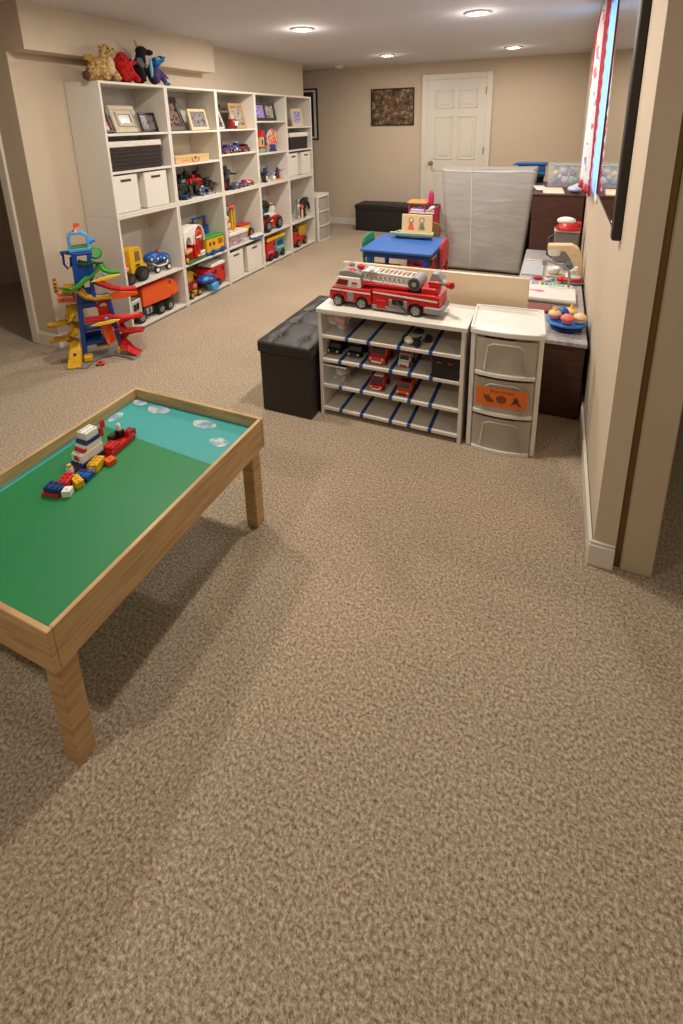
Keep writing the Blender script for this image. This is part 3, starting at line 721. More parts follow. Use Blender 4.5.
b = MB(); b.prism([(-0.245, 0.115), (-0.245, 0.165), (-0.225, 0.165), (-0.225, 0.115)], 0.012, 0.021, BLACK); b.prism([(-0.215, 0.12), (-0.215, 0.17), (-0.195, 0.17), (-0.2, 0.12)], 0.012, 0.021, BLACK); b.b2(-0.275, -0.268, 0.035, 0.175, 0.12, 0.17, BLACK)
b.split('cab_window', t, 'black window marks')
b = MB(); b.b2(-0.27, 0.2, 0.04, 0.17, 0.04, 0.07, DGREY); b.b2(-0.15, -0.06, 0.015, 0.04, 0.045, 0.1, DGREY, 0.004); b.b2(-0.13, -0.11, 0.01, 0.015, 0.05, 0.095, SILV, 0.002); b.b2(-0.09, -0.075, 0.01, 0.015, 0.05, 0.095, SILV, 0.002); b.b2(-0.285, -0.26, 0.03, 0.18, 0.03, 0.06, DGREY, 0.004); b.build('chassis', t)
for x in (-0.19, 0.02, 0.12): wheel(t, x, 0.0, 0.042, 0.042, 0.035, SILV, spokes=5); wheel(t, x, 0.165, 0.042, 0.042, 0.035, SILV)

# toy barn (col 2, row 4)
t = SH('toy_barn', 'red toy barn with white arched roof on a green base', 'toy barn', 3.36, S4, XF - 0.02, 0.1)
b = MB()
arch = [(-0.0, 0.02), (0.125, 0.02), (0.13, 0.2), (0.118, 0.25), (0.09, 0.285), (0.06, 0.295), (0.03, 0.285), (0.005, 0.25), (-0.002, 0.2)]
b.prism(arch, 0.0, 0.16, RED, bev=0.003); b.b2(-0.13, 0.0, 0.02, 0.16, 0.02, 0.13, RED, 0.003); b.build('barn_walls', t)
b = MB()
outer = [(-0.014, 0.16), (-0.012, 0.22), (0.0, 0.262), (0.025, 0.298), (0.062, 0.312), (0.1, 0.298), (0.128, 0.262), (0.142, 0.22), (0.144, 0.16)]
for a, c in zip(outer[:-1], outer[1:]):
    b.prism([a, c, (c[0] * .93 + 0.0042, c[1] - 0.01), (a[0] * .93 + 0.0042, a[1] - 0.01)], -0.012, 0.172, WPL)
b.prism([(-0.14, 0.13), (-0.14, 0.24), (-0.125, 0.27), (-0.08, 0.295), (-0.0, 0.312), (0.06, 0.312), (0.02, 0.29), (-0.012, 0.22), (-0.02, 0.15), (-0.04, 0.15), (-0.045, 0.2), (-0.07, 0.23), (-0.1, 0.22), (-0.118, 0.19), (-0.12, 0.13)], 0.0, 0.16, WPL, bev=0.003)
b.build('roof', t, 'white moulded arched roof')
b = MB(); b.b2(0.068, 0.12, -0.003, 0.0, 0.085, 0.165, DRED, 0.006); b.b2(0.018, 0.045, -0.003, 0.0, 0.075, 0.145, DRED, 0.004); b.b2(-0.115, -0.03, 0.016, 0.02, 0.03, 0.085, DRED); b.split('barn_opening', t, 'dark red door openings')
b = MB(); b.torus((0.062, -0.004, 0.215), 0.042, 0.006, mat('rose_trim', (206, 110, 100), 0.5), 'y', 0, PI, 14); b.ball((0.062, -0.003, 0.232), (0.022, 0.006, 0.02), RED); b.ball((0.035, -0.003, 0.225), (0.01, 0.005, 0.01), DGREEN); b.b2(0.02, 0.105, -0.009, -0.001, 0.195, 0.208, WPL, 0.003); b.ball((0.085, -0.004, 0.195), (0.016, 0.008, 0.02), mat('sheep_grey', (190, 180, 168), 0.8)); b.build('loft_window', t)
b = MB(); b.b2(0.06, 0.125, -0.02, -0.004, 0.03, 0.075, WPL, 0.004); b.ball((0.078, -0.022, 0.055), (0.007, 0.003, 0.009), TAN); b.ball((0.105, -0.022, 0.055), (0.007, 0.003, 0.009), TAN); b.build('feed_trough', t)
b = MB(); b.prism([(-0.125, -0.018), (0.15, -0.018), (0.16, 0.17), (-0.13, 0.17)], 0.0, 0.02, DGREEN, plane='xy', bev=0.004); b.build('green_base', t)
b = MB(); b.prism([(-0.14, 0.09), (-0.06, 0.1), (-0.05, 0.125), (-0.14, 0.118)], -0.012, 0.05, mat('hay_tan', (216, 160, 106), 0.6), bev=0.003); b.ball((-0.125, 0.0, 0.035), (0.012, 0.012, 0.022), YEL); b.ball((0.03, -0.012, 0.04), (0.02, 0.01, 0.012), YEL); b.split('farm_piece', t)

# yellow bus (col 2, row 4)
t = SH('yellow_toy_bus', 'yellow toy school bus with green top and blue skirt beside the barn', 'toy bus', 3.64, S4, XF - 0.01, 0.0)
b = MB(); b.prism([(-0.13, 0.03), (0.12, 0.03), (0.128, 0.07), (0.125, 0.15), (-0.13, 0.155)], 0.0, 0.13, YEL, bev=0.008); b.build('bus_body', t)
b = MB(); b.b2(-0.135, 0.132, -0.004, 0.134, 0.152, 0.168, GREEN, 0.005); b.build('green_roof_rim', t)
b = MB(); b.b2(-0.138, 0.14, -0.007, 0.137, 0.014, 0.034, BLUE, 0.006); b.build('blue_skirt', t)
b = MB()
for x in (-0.085, -0.03): b.ball((x, -0.002, 0.105), (0.018, 0.004, 0.02), DRED); b.ball((x, -0.005, 0.105), (0.010, 0.003, 0.012), mat('brown_face', (120, 60, 40), 0.6))
b.prism([(0.035, 0.085), (0.1, 0.09), (0.09, 0.135), (0.03, 0.135)], -0.003, 0.0, mat('olive_window', (140, 106, 20), 0.5)); b.ball((0.055, -0.003, 0.1), (0.016, 0.004, 0.012), RED); b.split('bus_window', t)
for x in (-0.055, 0.08): wheel(t, x, -0.016, 0.026, 0.026, 0.02, BLUE, BLUE); wheel(t, x, 0.12, 0.026, 0.026, 0.02, BLUE, BLUE)
# blue toy swing frame standing behind
t = SH('blue_play_frame', 'blue toy swing frame standing behind the barn and bus', 'toy', 3.66, S4, XF - 0.19, 0.0)
b = MB(); b.box((-0.09, 0, 0.16), (0.016, 0.014, 0.32), BLUE, 0.002); b.box((0.07, 0, 0.155), (0.018, 0.014, 0.31), BLUE, 0.002); b.box((-0.01, 0, 0.32), (0.19, 0.018, 0.018), BLUE, 0.003); b.box((-0.16, 0, 0.29), (0.12, 0.02, 0.016), NAVY, 0.003)
b.build('frame', t)
b = MB(); b.box((-0.02, 0, 0.2), (0.1, 0.01, 0.17), mat('brown_panel', (150, 124, 90), 0.6), 0.003); b.box((-0.02, -0.008, 0.13), (0.09, 0.006, 0.05), DGREY, 0.002); b.build('panel', t)
t = SH('toy_figure_pair', 'blue and purple toy pegs with red heads standing behind the yellow bus', 'toy figures', 3.745, S4, XF - 0.2, 0)
b = MB(); b.cyl((0.015, 0, 0), (0.015, 0, 0.23), 0.02, BLUE, seg=14); b.build('blue_peg', t); MB().ball((0.015, 0, 0.25), 0.018, mat('coral_plastic', (236, 110, 90), 0.5)).build('head', t)
b = MB(); b.cyl((-0.06, 0, 0), (-0.06, 0, 0.2), 0.012, PURP, seg=12); b.build('purple_peg', t); MB().ball((-0.06, 0, 0.215), 0.013, RED).build('head', t)

# col 2 row 5: yellow/brown digger, blue shovel toy, red fire engine
t = SH('mustard_toy_digger', 'mustard and dark red toy digger at the left of the second bottom shelf', 'toy vehicle', 3.315, S5, XF - 0.03, 0.05)
b = MB(); b.prism([(-0.08, 0.05), (0.075, 0.045), (0.08, 0.12), (0.03, 0.15), (-0.08, 0.145)], 0.02, 0.14, DRED, bev=0.006); b.ball((0.03, 0.018, 0.09), (0.03, 0.01, 0.025), mat('patch_coral', (200, 110, 80), 0.6)); b.build('body', t)
b = MB(); b.prism([(-0.06, 0.14), (0.03, 0.15), (0.04, 0.2), (0.02, 0.235), (-0.05, 0.225), (-0.07, 0.18)], 0.03, 0.045, MUST, bev=0.003); b.prism([(-0.06, 0.14), (0.03, 0.15), (0.04, 0.2), (0.02, 0.235), (-0.05, 0.225), (-0.07, 0.18)], 0.115, 0.13, MUST, bev=0.003)
b.b2(-0.05, 0.025, 0.045, 0.115, 0.215, 0.232, MUST, 0.003); b.b2(-0.03, 0.01, 0.05, 0.11, 0.15, 0.195, mat('tan_driver', (180, 140, 70), 0.6), 0.01)
b.tube([(0.02, 0.08, 0.2), (0.09, 0.08, 0.19), (0.14, 0.08, 0.15)], 0.013, MUST); b.build('mustard_cage', t)
b = MB(); b.prism([(-0.09, 0.02), (0.09, 0.02), (0.1, 0.055), (0.03, 0.06), (-0.09, 0.058)], -0.004, 0.15, MUST, bev=0.006); b.build('bumper', t)
for x in (-0.05, 0.055): wheel(t, x, -0.012, 0.034, 0.034, 0.028, YEL, spokes=4); wheel(t, x, 0.13, 0.034, 0.034, 0.028, YEL)
t = SH('blue_toy_scoop', 'bright blue toy scoop arm hanging over the edge of the bottom shelf', 'toy', 3.50, S5, XF - 0.0, -0.1)
b = MB(); b.prism([(-0.13, 0.13), (-0.09, 0.16), (0.02, 0.165), (0.055, 0.13), (0.06, 0.07), (0.0, 0.06), (-0.03, 0.095), (-0.1, 0.1)], -0.02, 0.05, BLUE, bev=0.008); b.build('arm', t)
b = MB(); b.prism([(-0.02, 0.07), (0.06, 0.085), (0.085, 0.03), (0.05, 0.0), (0.0, 0.004)], -0.035, 0.045, LBLUE, bev=0.008); b.ball((-0.07, -0.02, 0.135), (0.04, 0.012, 0.018), LBLUE); b.build('scoop', t)
b = MB(); b.ball((-0.01, -0.022, 0.125), (0.02, 0.008, 0.014), GREYP); b.build('face_badge', t)
t = SH('red_toy_fire_engine', 'red toy fire engine with white roof on the second bottom shelf', 'toy truck', 3.66, S5, XF - 0.03, 0.0)
b = MB(); b.prism([(-0.15, 0.05), (0.0, 0.04), (0.1, 0.035), (0.108, 0.09), (0.1, 0.2), (0.0, 0.21), (-0.06, 0.19), (-0.17, 0.17), (-0.19, 0.11)], 0.0, 0.14, RED, bev=0.006); b.build('body', t)
b = MB(); b.prism([(-0.1, 0.2), (-0.085, 0.225), (0.08, 0.235), (0.11, 0.215), (0.1, 0.198)], -0.006, 0.15, WPL, bev=0.004); b.build('roof', t, 'white roof')
b = MB(); b.ball((-0.04, -0.001, 0.15), (0.02, 0.005, 0.022), mat('window_maroon', (70, 10, 10), 0.3)); b.ball((0.07, -0.001, 0.155), (0.017, 0.005, 0.02), MATS['window_maroon']); b.ball((-0.12, -0.001, 0.145), (0.018, 0.006, 0.012), GREYP); b.b2(-0.09, -0.075, -0.006, 0.0, 0.1, 0.16, DGREY, 0.002); b.split('side_detail', t)
wheel(t, -0.02, -0.014, 0.04, 0.04, 0.03, DGREY); wheel(t, -0.12, -0.01, 0.035, 0.035, 0.03, DGREY); wheel(t, 0.05, 0.12, 0.04, 0.04, 0.03, DGREY); wheel(t, -0.12, 0.12, 0.035, 0.035, 0.03, DGREY)

# col 3 row 4: marble tower, clear bin, dump truck, boat
t = SH('clear_lidded_box', 'clear box of pink and purple pieces with white lid under the marble tower', 'storage box', 3.99, S4, XF - 0.015, 0.0)
b = MB(); b.b2(-0.135, 0.16, 0.0, 0.004, 0, 0.10, CLEAR); b.b2(-0.135, 0.16, 0.196, 0.2, 0, 0.10, CLEAR); b.b2(-0.135, -0.131, 0.004, 0.196, 0, 0.10, CLEAR); b.b2(0.156, 0.16, 0.004, 0.196, 0, 0.10, CLEAR); b.b2(-0.131, 0.156, 0.004, 0.196, 0, 0.004, CLEAR); b.build('box_body', t)
MB().b2(-0.142, 0.167, -0.007, 0.207, 0.10, 0.135, WPL, 0.008, seg=2).build('lid', t, 'white lid')
b = MB()
for k in range(46):
    b.box((rnd.uniform(-0.11, 0.135), rnd.uniform(0.02, 0.17), rnd.uniform(0.018, 0.078)), (0.035, 0.03, 0.022), rnd.choice([PINK, PURP, mat('peach', (230, 176, 140), .6), mat('lilac', (180, 160, 190), .6), mat('rose', (206, 110, 130), .6)]), 0.003, (rnd.random(), rnd.random(), rnd.random()))
b.build('pieces_inside', t, 'pink, purple and peach pieces inside')['kind'] = 'stuff'
t = SH('marble_run_tower', 'colourful toy marble tower with yellow posts in the middle bookcase', 'toy', 3.97, S4 + 0.1355, XF - 0.07, 0.1)
b = MB(); b.b2(-0.09, 0.09, -0.04, 0.07, 0.0, 0.018, CREAM, 0.004); b.ball((-0.01, -0.03, 0.022), (0.04, 0.012, 0.006), ORANGE); b.build('base', t)
for x, m, w in ((0.015, YEL, 0.02), (0.06, YEL, 0.016)):
    MB().b2(x - w / 2, x + w / 2, -0.012, 0.01, 0.018, 0.225, m, 0.002).build('post', t)
MB().b2(0.034, 0.044, 0.0, 0.02, 0.018, 0.21, mat('teal_post', (70, 150, 110), .5), 0.002).build('post', t, 'green post')
b = MB(); b.prism([(-0.075, 0.02), (-0.01, 0.02), (0.0, 0.22), (-0.04, 0.23), (-0.09, 0.2)], 0.01, 0.03, DGREEN, bev=0.004); b.build('green_board', t)
b = MB(); b.ball((-0.065, 0.0, 0.13), (0.028, 0.014, 0.034), mat('skin_plastic', (232, 190, 150), .5)); b.ball((-0.04, 0.0, 0.06), (0.026, 0.014, 0.034), MATS['skin_plastic']); b.ball((-0.06, -0.012, 0.115), (0.01, 0.008, 0.008), RED); b.build('character_panel', t)
b = MB(); b.lathe([(0.028, 0.0), (0.034, 0.02), (0.03, 0.04), (0.01, 0.05)], (-0.012, 0.0, 0.21), RED, 16); b.ball((-0.06, 0.0, 0.225), (0.026, 0.02, 0.028), TEAL); b.ball((0.04, 0.0, 0.23), (0.028, 0.02, 0.022), ORANGE); b.ball((0.065, 0, 0.205), (0.014, 0.016, 0.012), RED); b.split('top_cup', t)
t = SH('yellow_red_dump_toy', 'yellow and red toy dump truck at the right of the marble tower', 'toy truck', 4.275, S4, XF - 0.1, 0.0)
b = MB(); b.prism([(-0.1, 0.08), (0.03, 0.06), (0.045, 0.1), (0.07, 0.13), (-0.12, 0.14)], 0.0, 0.09, YEL, bev=0.004); b.b2(-0.02, 0.03, 0.0, 0.08, 0.03, 0.07, ORANGE, 0.004); b.build('body', t)
b = MB(); b.b2(-0.125, 0.08, -0.006, 0.096, 0.138, 0.152, RED, 0.004); b.build('bed_rim', t, 'red rim of the bed')
MB().b2(-0.1, -0.04, -0.006, 0.0, 0.09, 0.115, BLUE, 0.003).build('side_panel', t)
wheel(t, 0.075, -0.01, 0.046, 0.046, 0.03, GREYP, spokes=5); wheel(t, 0.075, 0.07, 0.046, 0.046, 0.03, GREYP); wheel(t, -0.07, 0.06, 0.046, 0.046, 0.03, GREYP)
t = SH('white_toy_boat', 'flat white and blue toy boat at the front of the marble tower shelf', 'toy boat', 4.33, S4, XF - 0.005, 0.0)
b = MB(); hull = [(-0.13, 0.0), (-0.08, -0.03), (0.06, -0.028), (0.125, 0.01), (0.07, 0.05), (-0.09, 0.05)]
b.prism(hull, 0.0, 0.016, BLUE, plane='xy', bev=0.003); b.build('hull', t)
b = MB(); b.prism([(x * .94, y * .94 + 0.001) for x, y in hull], 0.016, 0.034, WPL, plane='xy', bev=0.004); b.b2(-0.05, 0.02, 0.0, 0.035, 0.034, 0.045, CREAM, 0.003); b.build('deck', t)

# col 4 row 4: big red/white ride car
t = SH('red_white_toy_car', 'large red and white toy car with black wheels and black crane top', 'toy vehicle', 4.70, S4, XF - 0.03, 0.05)
b = MB(); b.prism([(-0.22, 0.05), (0.14, 0.05), (0.19, 0.06), (0.235, 0.075), (0.225, 0.12), (0.16, 0.15), (0.1, 0.155), (-0.22, 0.15)], 0.01, 0.17, RED, bev=0.008); b.build('body', t)
b = MB(); b.prism([(0.03, 0.152), (0.12, 0.155), (0.105, 0.22), (0.075, 0.26), (0.04, 0.26)], 0.02, 0.16, WPL, bev=0.006); b.prism([(-0.2, 0.15), (0.03, 0.15), (0.03, 0.185), (-0.02, 0.2), (-0.2, 0.19)], 0.02, 0.16, WPL, bev=0.006); b.build('white_upper', t)
b = MB(); b.prism([(-0.21, 0.15), (-0.07, 0.152), (-0.09, 0.19), (-0.2, 0.2)], -0.004, 0.02, BLACK, bev=0.006); b.build('dark_window', t)
b = MB(); b.ball((-0.09, 0.08, 0.30), (0.11, 0.05, 0.04), BLACK); b.ball((-0.02, 0.08, 0.27), (0.06, 0.045, 0.045), BLACK); b.b2(-0.12, 0.0, 0.05, 0.11, 0.2, 0.28, BLACK, 0.01); b.build('black_top', t)
b = MB(); b.cyl((0.07, 0.06, 0.25), (0.07, 0.06, 0.275), 0.02, BLUE, seg=12); b.ball((0.055, 0.06, 0.285), (0.018, 0.018, 0.012), YEL); b.ball((-0.18, 0.03, 0.235), (0.028, 0.02, 0.035), BLUE); b.split('beacon', t)
b = MB(); b.box((0.075, 0.017, 0.205), (0.012, 0.004, 0.03), RED); b.box((-0.03, 0.008, 0.11), (0.09, 0.004, 0.012), WPL); b.box((-0.05, 0.008, 0.125), (0.03, 0.004, 0.02), BLACK); b.box((0.02, 0.008, 0.12), (0.02, 0.004, 0.03), BLACK); b.split('side_decal', t)
for x in (-0.13, 0.13): wheel(t, x, -0.015, 0.066, 0.066, 0.04, SILV, spokes=6); wheel(t, x, 0.145, 0.066, 0.066, 0.04, SILV)
# col 4 row 5 bus
t = SH('colourful_toy_bus', 'red and teal toy bus with yellow roof rack on the fourth bottom shelf', 'toy bus', 4.71, S5, XF - 0.02, 0.0)
b = MB(); b.prism([(-0.19, 0.035), (0.0, 0.035), (0.0, 0.225), (-0.17, 0.215), (-0.195, 0.14)], 0.0, 0.14, RED, bev=0.006); b.build('red_half', t)
b = MB(); b.b2(0.0, 0.175, 0.0, 0.14, 0.045, 0.215, TEAL, 0.006); b.b2(0.175, 0.19, 0.0, 0.14, 0.05, 0.2, GREEN, 0.004); b.build('teal_half', t)
b = MB(); b.prism([(-0.19, 0.222), (0.19, 0.222), (0.21, 0.25), (-0.16, 0.255)], -0.01, 0.01, YEL, bev=0.003); b.prism([(-0.19, 0.222), (0.19, 0.222), (0.21, 0.25), (-0.16, 0.255)], 0.13, 0.15, YEL, bev=0.003); b.b2(-0.18, 0.19, 0.01, 0.13, 0.222, 0.232, MUST); b.b2(0.18, 0.205, 0.01, 0.13, 0.225, 0.25, YEL, 0.003)
b.build('roof_rack', t, 'yellow roof rack')
b = MB(); b.b2(0.02, 0.15, -0.003, 0.0, 0.14, 0.195, NAVY, 0.003); b.b2(-0.06, -0.015, -0.003, 0.0, 0.12, 0.19, mat('dark_window', (60, 40, 60), .3), 0.003); b.ball((-0.04, -0.004, 0.14), (0.012, 0.004, 0.014), LBLUE); b.box((0.09, -0.003, 0.11), (0.15, 0.004, 0.018), mat('pale_stripe', (170, 200, 160), .5), 0, (0, 0.06, 0)); b.box((-0.13, -0.003, 0.1), (0.1, 0.004, 0.025), PINK); b.b2(-0.205, -0.19, 0.02, 0.12, 0.04, 0.1, ORANGE, 0.004); b.split('bus_window', t)
for x in (-0.13, -0.01, 0.13): wheel(t, x, -0.014, 0.04, 0.04, 0.03, DGREY); wheel(t, x, 0.12, 0.04, 0.04, 0.03, DGREY)

# col 4 row 2 : red cuckoo house and colourful round toy
t = SH('toy_clock_house', 'small red-roofed wooden toy house in the fourth bookcase', 'toy house', 4.60, S2[3], XF - 0.05, 0.1)
b = MB(); b.b2(-0.05, 0.05, 0, 0.08, 0.06, 0.17, TAN, 0.003); b.ball((0, -0.002, 0.11), (0.014, 0.004, 0.03), BLACK); b.build('house_front', t)
b = MB(); b.prism([(-0.068, 0.165), (0.068, 0.165), (0.0, 0.235)], -0.01, 0.09, RED, bev=0.003); b.build('roof', t); 
b = MB(); b.b2(-0.058, 0.058, -0.008, 0.08, 0.05, 0.062, RED, 0.002); b.b2(-0.045, 0.045, 0, 0.07, 0, 0.05, mat('pale_green', (150, 172, 130), .6), 0.004); b.ball((0.03, -0.004, 0.02), (0.02, 0.008, 0.015), LBLUE); b.build('base', t)
COLR = speckle('multicolour_wheel', [(0.0, (220, 60, 60)), (0.2, (236, 200, 60)), (0.4, (226, 130, 150)), (0.58, (240, 200, 150)), (0.75, (60, 90, 190)), (0.88, (230, 110, 40))], 38, 0.5, kind='voronoi')
t = SH('round_activity_toy', 'round multicoloured picture wheel toy standing in the fourth bookcase', 'toy', 4.86, S2[3], XF - 0.09, 0.0)
b = MB(); b.cyl((0, 0, 0.125), (0, 0.02, 0.125), 0.112, COLR, seg=32); b.build('disc', t)
b = MB(); b.torus((0, 0.01, 0.125), 0.112, 0.010, BLUE, 'y', PI * .5, PI * 1.95, 30); b.torus((0, 0.01, 0.125), 0.112, 0.010, PINK, 'y', -PI * .05, PI * .5, 12); b.build('rim', t)
b = MB(); b.b2(-0.07, 0.07, -0.02, 0.05, 0, 0.02, NAVY, 0.005); b.b2(-0.055, 0.055, -0.012, -0.003, 0.02, 0.075, NAVY, 0.004); b.b2(-0.12, -0.075, -0.01, 0.04, 0, 0.07, mat('taupe_block', (160, 148, 130), .6), 0.005); b.build('stand', t)

# col 5 row 4 figures
t = SH('grey_action_figure', 'thin grey toy figure with orange piece at left of the black beast', 'toy figure', 5.35, S4, XF - 0.06, 0.0)
b = MB(); b.tube([(-0.02, 0, 0), (-0.018, 0, 0.07), (0, 0, 0.13), (0, 0, 0.19)], [0.008, 0.01, 0.014, 0.016], SILV); b.tube([(0.02, 0, 0), (0.018, 0, 0.07), (0, 0, 0.13)], [0.008, 0.01, 0.012], SILV); b.tube([(-0.045, -0.01, 0.12), (-0.035, 0, 0.18), (0.035, 0, 0.18), (0.05, -0.02, 0.13)], 0.008, SILV); b.ball((0, 0, 0.225), (0.016, 0.016, 0.02), SILV); b.tube([(-0.05, 0.0, 0.06), (-0.05, 0, 0.25)], 0.004, DGREY); b.build('figure_body', t)
b = MB(); b.cyl((0.03, -0.03, 0.0), (0.03, -0.03, 0.12), 0.012, CREAM, seg=10); b.ball((0.03, -0.03, 0.15), (0.024, 0.02, 0.03), ORANGE); b.build('orange_torch', t)
FUR = mat('black_rubber', (22, 19, 17), 0.65, bump=0.5, bscale=160)
t = SH('black_beast_figure', 'hunched black toy beast figure in the farthest bookcase', 'toy figure', 5.515, S4, XF - 0.06, 0.0); t.scale = (1.12, 1.0, 1.0)
b = MB()
b.ball((0.0, 0.03, 0.145), (0.05, 0.045, 0.06), FUR); b.ball((0.02, 0.03, 0.19), (0.055, 0.045, 0.045), FUR); b.ball((0.062, 0.02, 0.222), (0.034, 0.03, 0.024), FUR); b.ball((0.092, 0.02, 0.213), (0.02, 0.018, 0.014), FUR)
for sx, q in ((-1, 0.0), (1, 0.0)):
    b.tube([(-0.02 + 0.055 * sx * .5 + .01, 0.03 + .02 * sx, 0.12), (0.005 + 0.05 * sx, 0.03 + 0.02 * sx, 0.065), (-0.005 + 0.055 * sx, 0.03 + 0.02 * sx, 0.012)], [0.032, 0.024, 0.018], FUR); b.ball((0.01 + 0.055 * sx, 0.02 + 0.02 * sx, 0.012), (0.028, 0.02, 0.012), FUR)
b.tube([(0.045, 0.0, 0.19), (0.075, -0.01, 0.14), (0.078, -0.015, 0.09)], [0.022, 0.018, 0.013], FUR)
b.tube([(-0.03, 0.03, 0.1), (-0.07, 0.04, 0.05), (-0.10, 0.04, 0.012)], [0.036, 0.022, 0.01], FUR)
b.build('beast_body', t, remesh=0.006)
b = MB()
for k in range(7): a = k / 6; b.cyl((0.03 - 0.1 * a, 0.03, 0.225 - 0.13 * a * a - 0.02 * a), (0.02 - 0.13 * a, 0.03, 0.255 - 0.15 * a * a - 0.02 * a), 0.014, FUR, 0.002, seg=5)
b.build('back_spines', t)
# red dump truck
t = SH('red_dump_truck', 'red toy dump truck with yellow bed on the farthest bottom shelf', 'toy truck', 5.33, S5, XF - 0.03, 0.05)
b = MB(); b.prism([(-0.18, 0.05), (0.17, 0.05), (0.18, 0.1), (0.0, 0.115), (-0.03, 0.15), (-0.05, 0.2), (-0.16, 0.2), (-0.185, 0.12)], 0.0, 0.13, RED, bev=0.008); b.build('body', t)
b = MB(); b.prism([(-0.04, 0.125), (0.12, 0.115), (0.17, 0.235), (-0.03, 0.24), (-0.05, 0.17)], -0.006, 0.14, MUST, bev=0.006); b.build('dump_bed', t, 'yellow dump bed')
b = MB(); b.ball((-0.11, 0.04, 0.215), (0.05, 0.05, 0.04), BLACK); b.ball((-0.1, -0.002, 0.155), (0.03, 0.008, 0.028), DRED); b.split('driver_part', t)
for x in (-0.1, 0.1): wheel(t, x, -0.016, 0.048, 0.048, 0.035, MUST, hr=0.62, spokes=5); wheel(t, x, 0.11, 0.048, 0.048, 0.035, MUST, hr=0.62)

# ------------------------------------------------------------------ plush animals on top
TANF = speckle('tan_spotted_plush', [(0.38, (150, 112, 56)), (0.5, (190, 152, 92)), (0.62, (214, 186, 130))], 55, 0.95, bump=0.5)
TANB = mat('cream_plush', (214, 190, 146), 0.95, bump=0.5, bscale=160)
REDF = speckle('red_plush', [(0.35, (150, 14, 14)), (0.6, (206, 24, 22))], 45, 0.95, bump=0.5)
BLKF = mat('black_plush', (22, 20, 24), 0.95, vary=0.4, vscale=30, bump=0.6, bscale=160)
BLUF = speckle('blue_plush', [(0.35, (20, 60, 140)), (0.55, (30, 100, 180)), (0.68, (60, 160, 190))], 35, 0.95, bump=0.5)
PRPF = mat('purple_plush', (84, 60, 120), 0.95, bump=0.5, bscale=160)
TEALF = mat('teal_satin', (92, 170, 180), 0.5)
GRYF = mat('grey_plush', (92, 88, 100), 0.9, bump=0.4, bscale=150)
def eye(b, p, r=0.008): b.ball(p, r, BLACK, seg=8)
t = SH('tan_plush_dragon', 'tan spotted plush dragon with folded wings, leftmost on the bookcase top', 'stuffed animal', 2.69, STOP, XF - 0.07, 0.15, 'plush dragons on the bookcase')
b = MB(); b.ball((-0.02, 0.02, 0.075), (0.082, 0.065, 0.078), TANF); b.ball((0.01, -0.01, 0.13), (0.042, 0.042, 0.07), TANF); b.ball((0.012, -0.02, 0.198), (0.045, 0.04, 0.042), TANF); b.ball((0.03, -0.055, 0.185), (0.028, 0.032, 0.022), TANF)
b.ball((-0.035, -0.02, 0.22), (0.022, 0.014, 0.018), TANF); b.ball((0.05, 0, 0.222), (0.018, 0.014, 0.02), TANF)
for sx in (-0.05, 0.055): b.tube([(sx, -0.02, 0.08), (sx, -0.055, 0.03), (sx, -0.07, 0.012)], [0.028, 0.024, 0.022], TANF)
b.tube([(-0.08, 0.05, 0.03), (-0.14, 0.04, 0.02), (-0.17, 0.02, 0.05), (-0.16, 0.02, 0.085)], [0.03, 0.02, 0.014, 0.008], TANF); b.build('body', t, remesh=0.007)
b = MB(); b.ball((0.015, -0.045, 0.1), (0.03, 0.024, 0.06), TANB); b.build('belly', t, 'cream belly patch')
b = MB(); b.prism([(-0.02, 0.12), (-0.075, 0.17), (-0.135, 0.16), (-0.15, 0.13), (-0.11, 0.125), (-0.07, 0.10)], 0.02, 0.035, mat('olive_plush', (160, 130, 44), .95), bev=0.004); b.build('wing', t); MB().prism([(0.03, 0.12), (0.06, 0.16), (0.1, 0.15), (0.08, 0.11)], 0.04, 0.052, MATS['olive_plush'], bev=0.004).build('wing', t)
b = MB(); eye(b, (-0.01, -0.058, 0.208)); eye(b, (0.045, -0.052, 0.21)); b.split('eye', t)
MB().ball((-0.175, 0.0, 0.03), (0.03, 0.02, 0.03), mat('brown_plush', (70, 46, 34), .95)).build('tail_tuft', t)
t = SH('red_plush_dragon', 'red plush dragon leaning between the tan and black ones', 'stuffed animal', 2.86, STOP, XF - 0.07, -0.1, 'plush dragons on the bookcase')
b = MB(); b.ball((0.02, 0.01, 0.075), (0.07, 0.06, 0.076), REDF); b.ball((-0.01, -0.02, 0.125), (0.07, 0.05, 0.062), REDF, rot=(0, 0.6, 0)); b.ball((-0.02, -0.02, 0.175), (0.04, 0.034, 0.03), REDF); b.ball((0.062, -0.03, 0.14), (0.035, 0.022, 0.016), REDF); b.ball((-0.06, 0, 0.13), (0.03, 0.03, 0.03), REDF)
for sx in (-0.035, 0.065): b.tube([(sx, -0.02, 0.06), (sx, -0.06, 0.028), (sx, -0.075, 0.018)], [0.026, 0.022, 0.018], REDF)
b.build('body', t, remesh=0.007)
b = MB(); eye(b, (0.012, -0.072, 0.152), 0.009); eye(b, (-0.055, -0.055, 0.155), 0.007); eye(b, (0.0, -0.078, 0.09), 0.006); b.split('eye', t)
MB().prism([(-0.05, 0.1), (-0.085, 0.14), (-0.08, 0.07), (-0.05, 0.05)], 0.02, 0.032, DRED, bev=0.003).build('wing', t); MB().prism([(0.05, 0.12), (0.095, 0.155), (0.09, 0.12), (0.06, 0.1)], 0.0, 0.012, ORANGE, bev=0.003).build('wing', t, 'small orange wing')
t = SH('black_plush_dragon', 'black plush dragon with gold horn and grey wing on the bookcase top', 'stuffed animal', 3.02, STOP, XF - 0.07, 0.0, 'plush dragons on the bookcase')
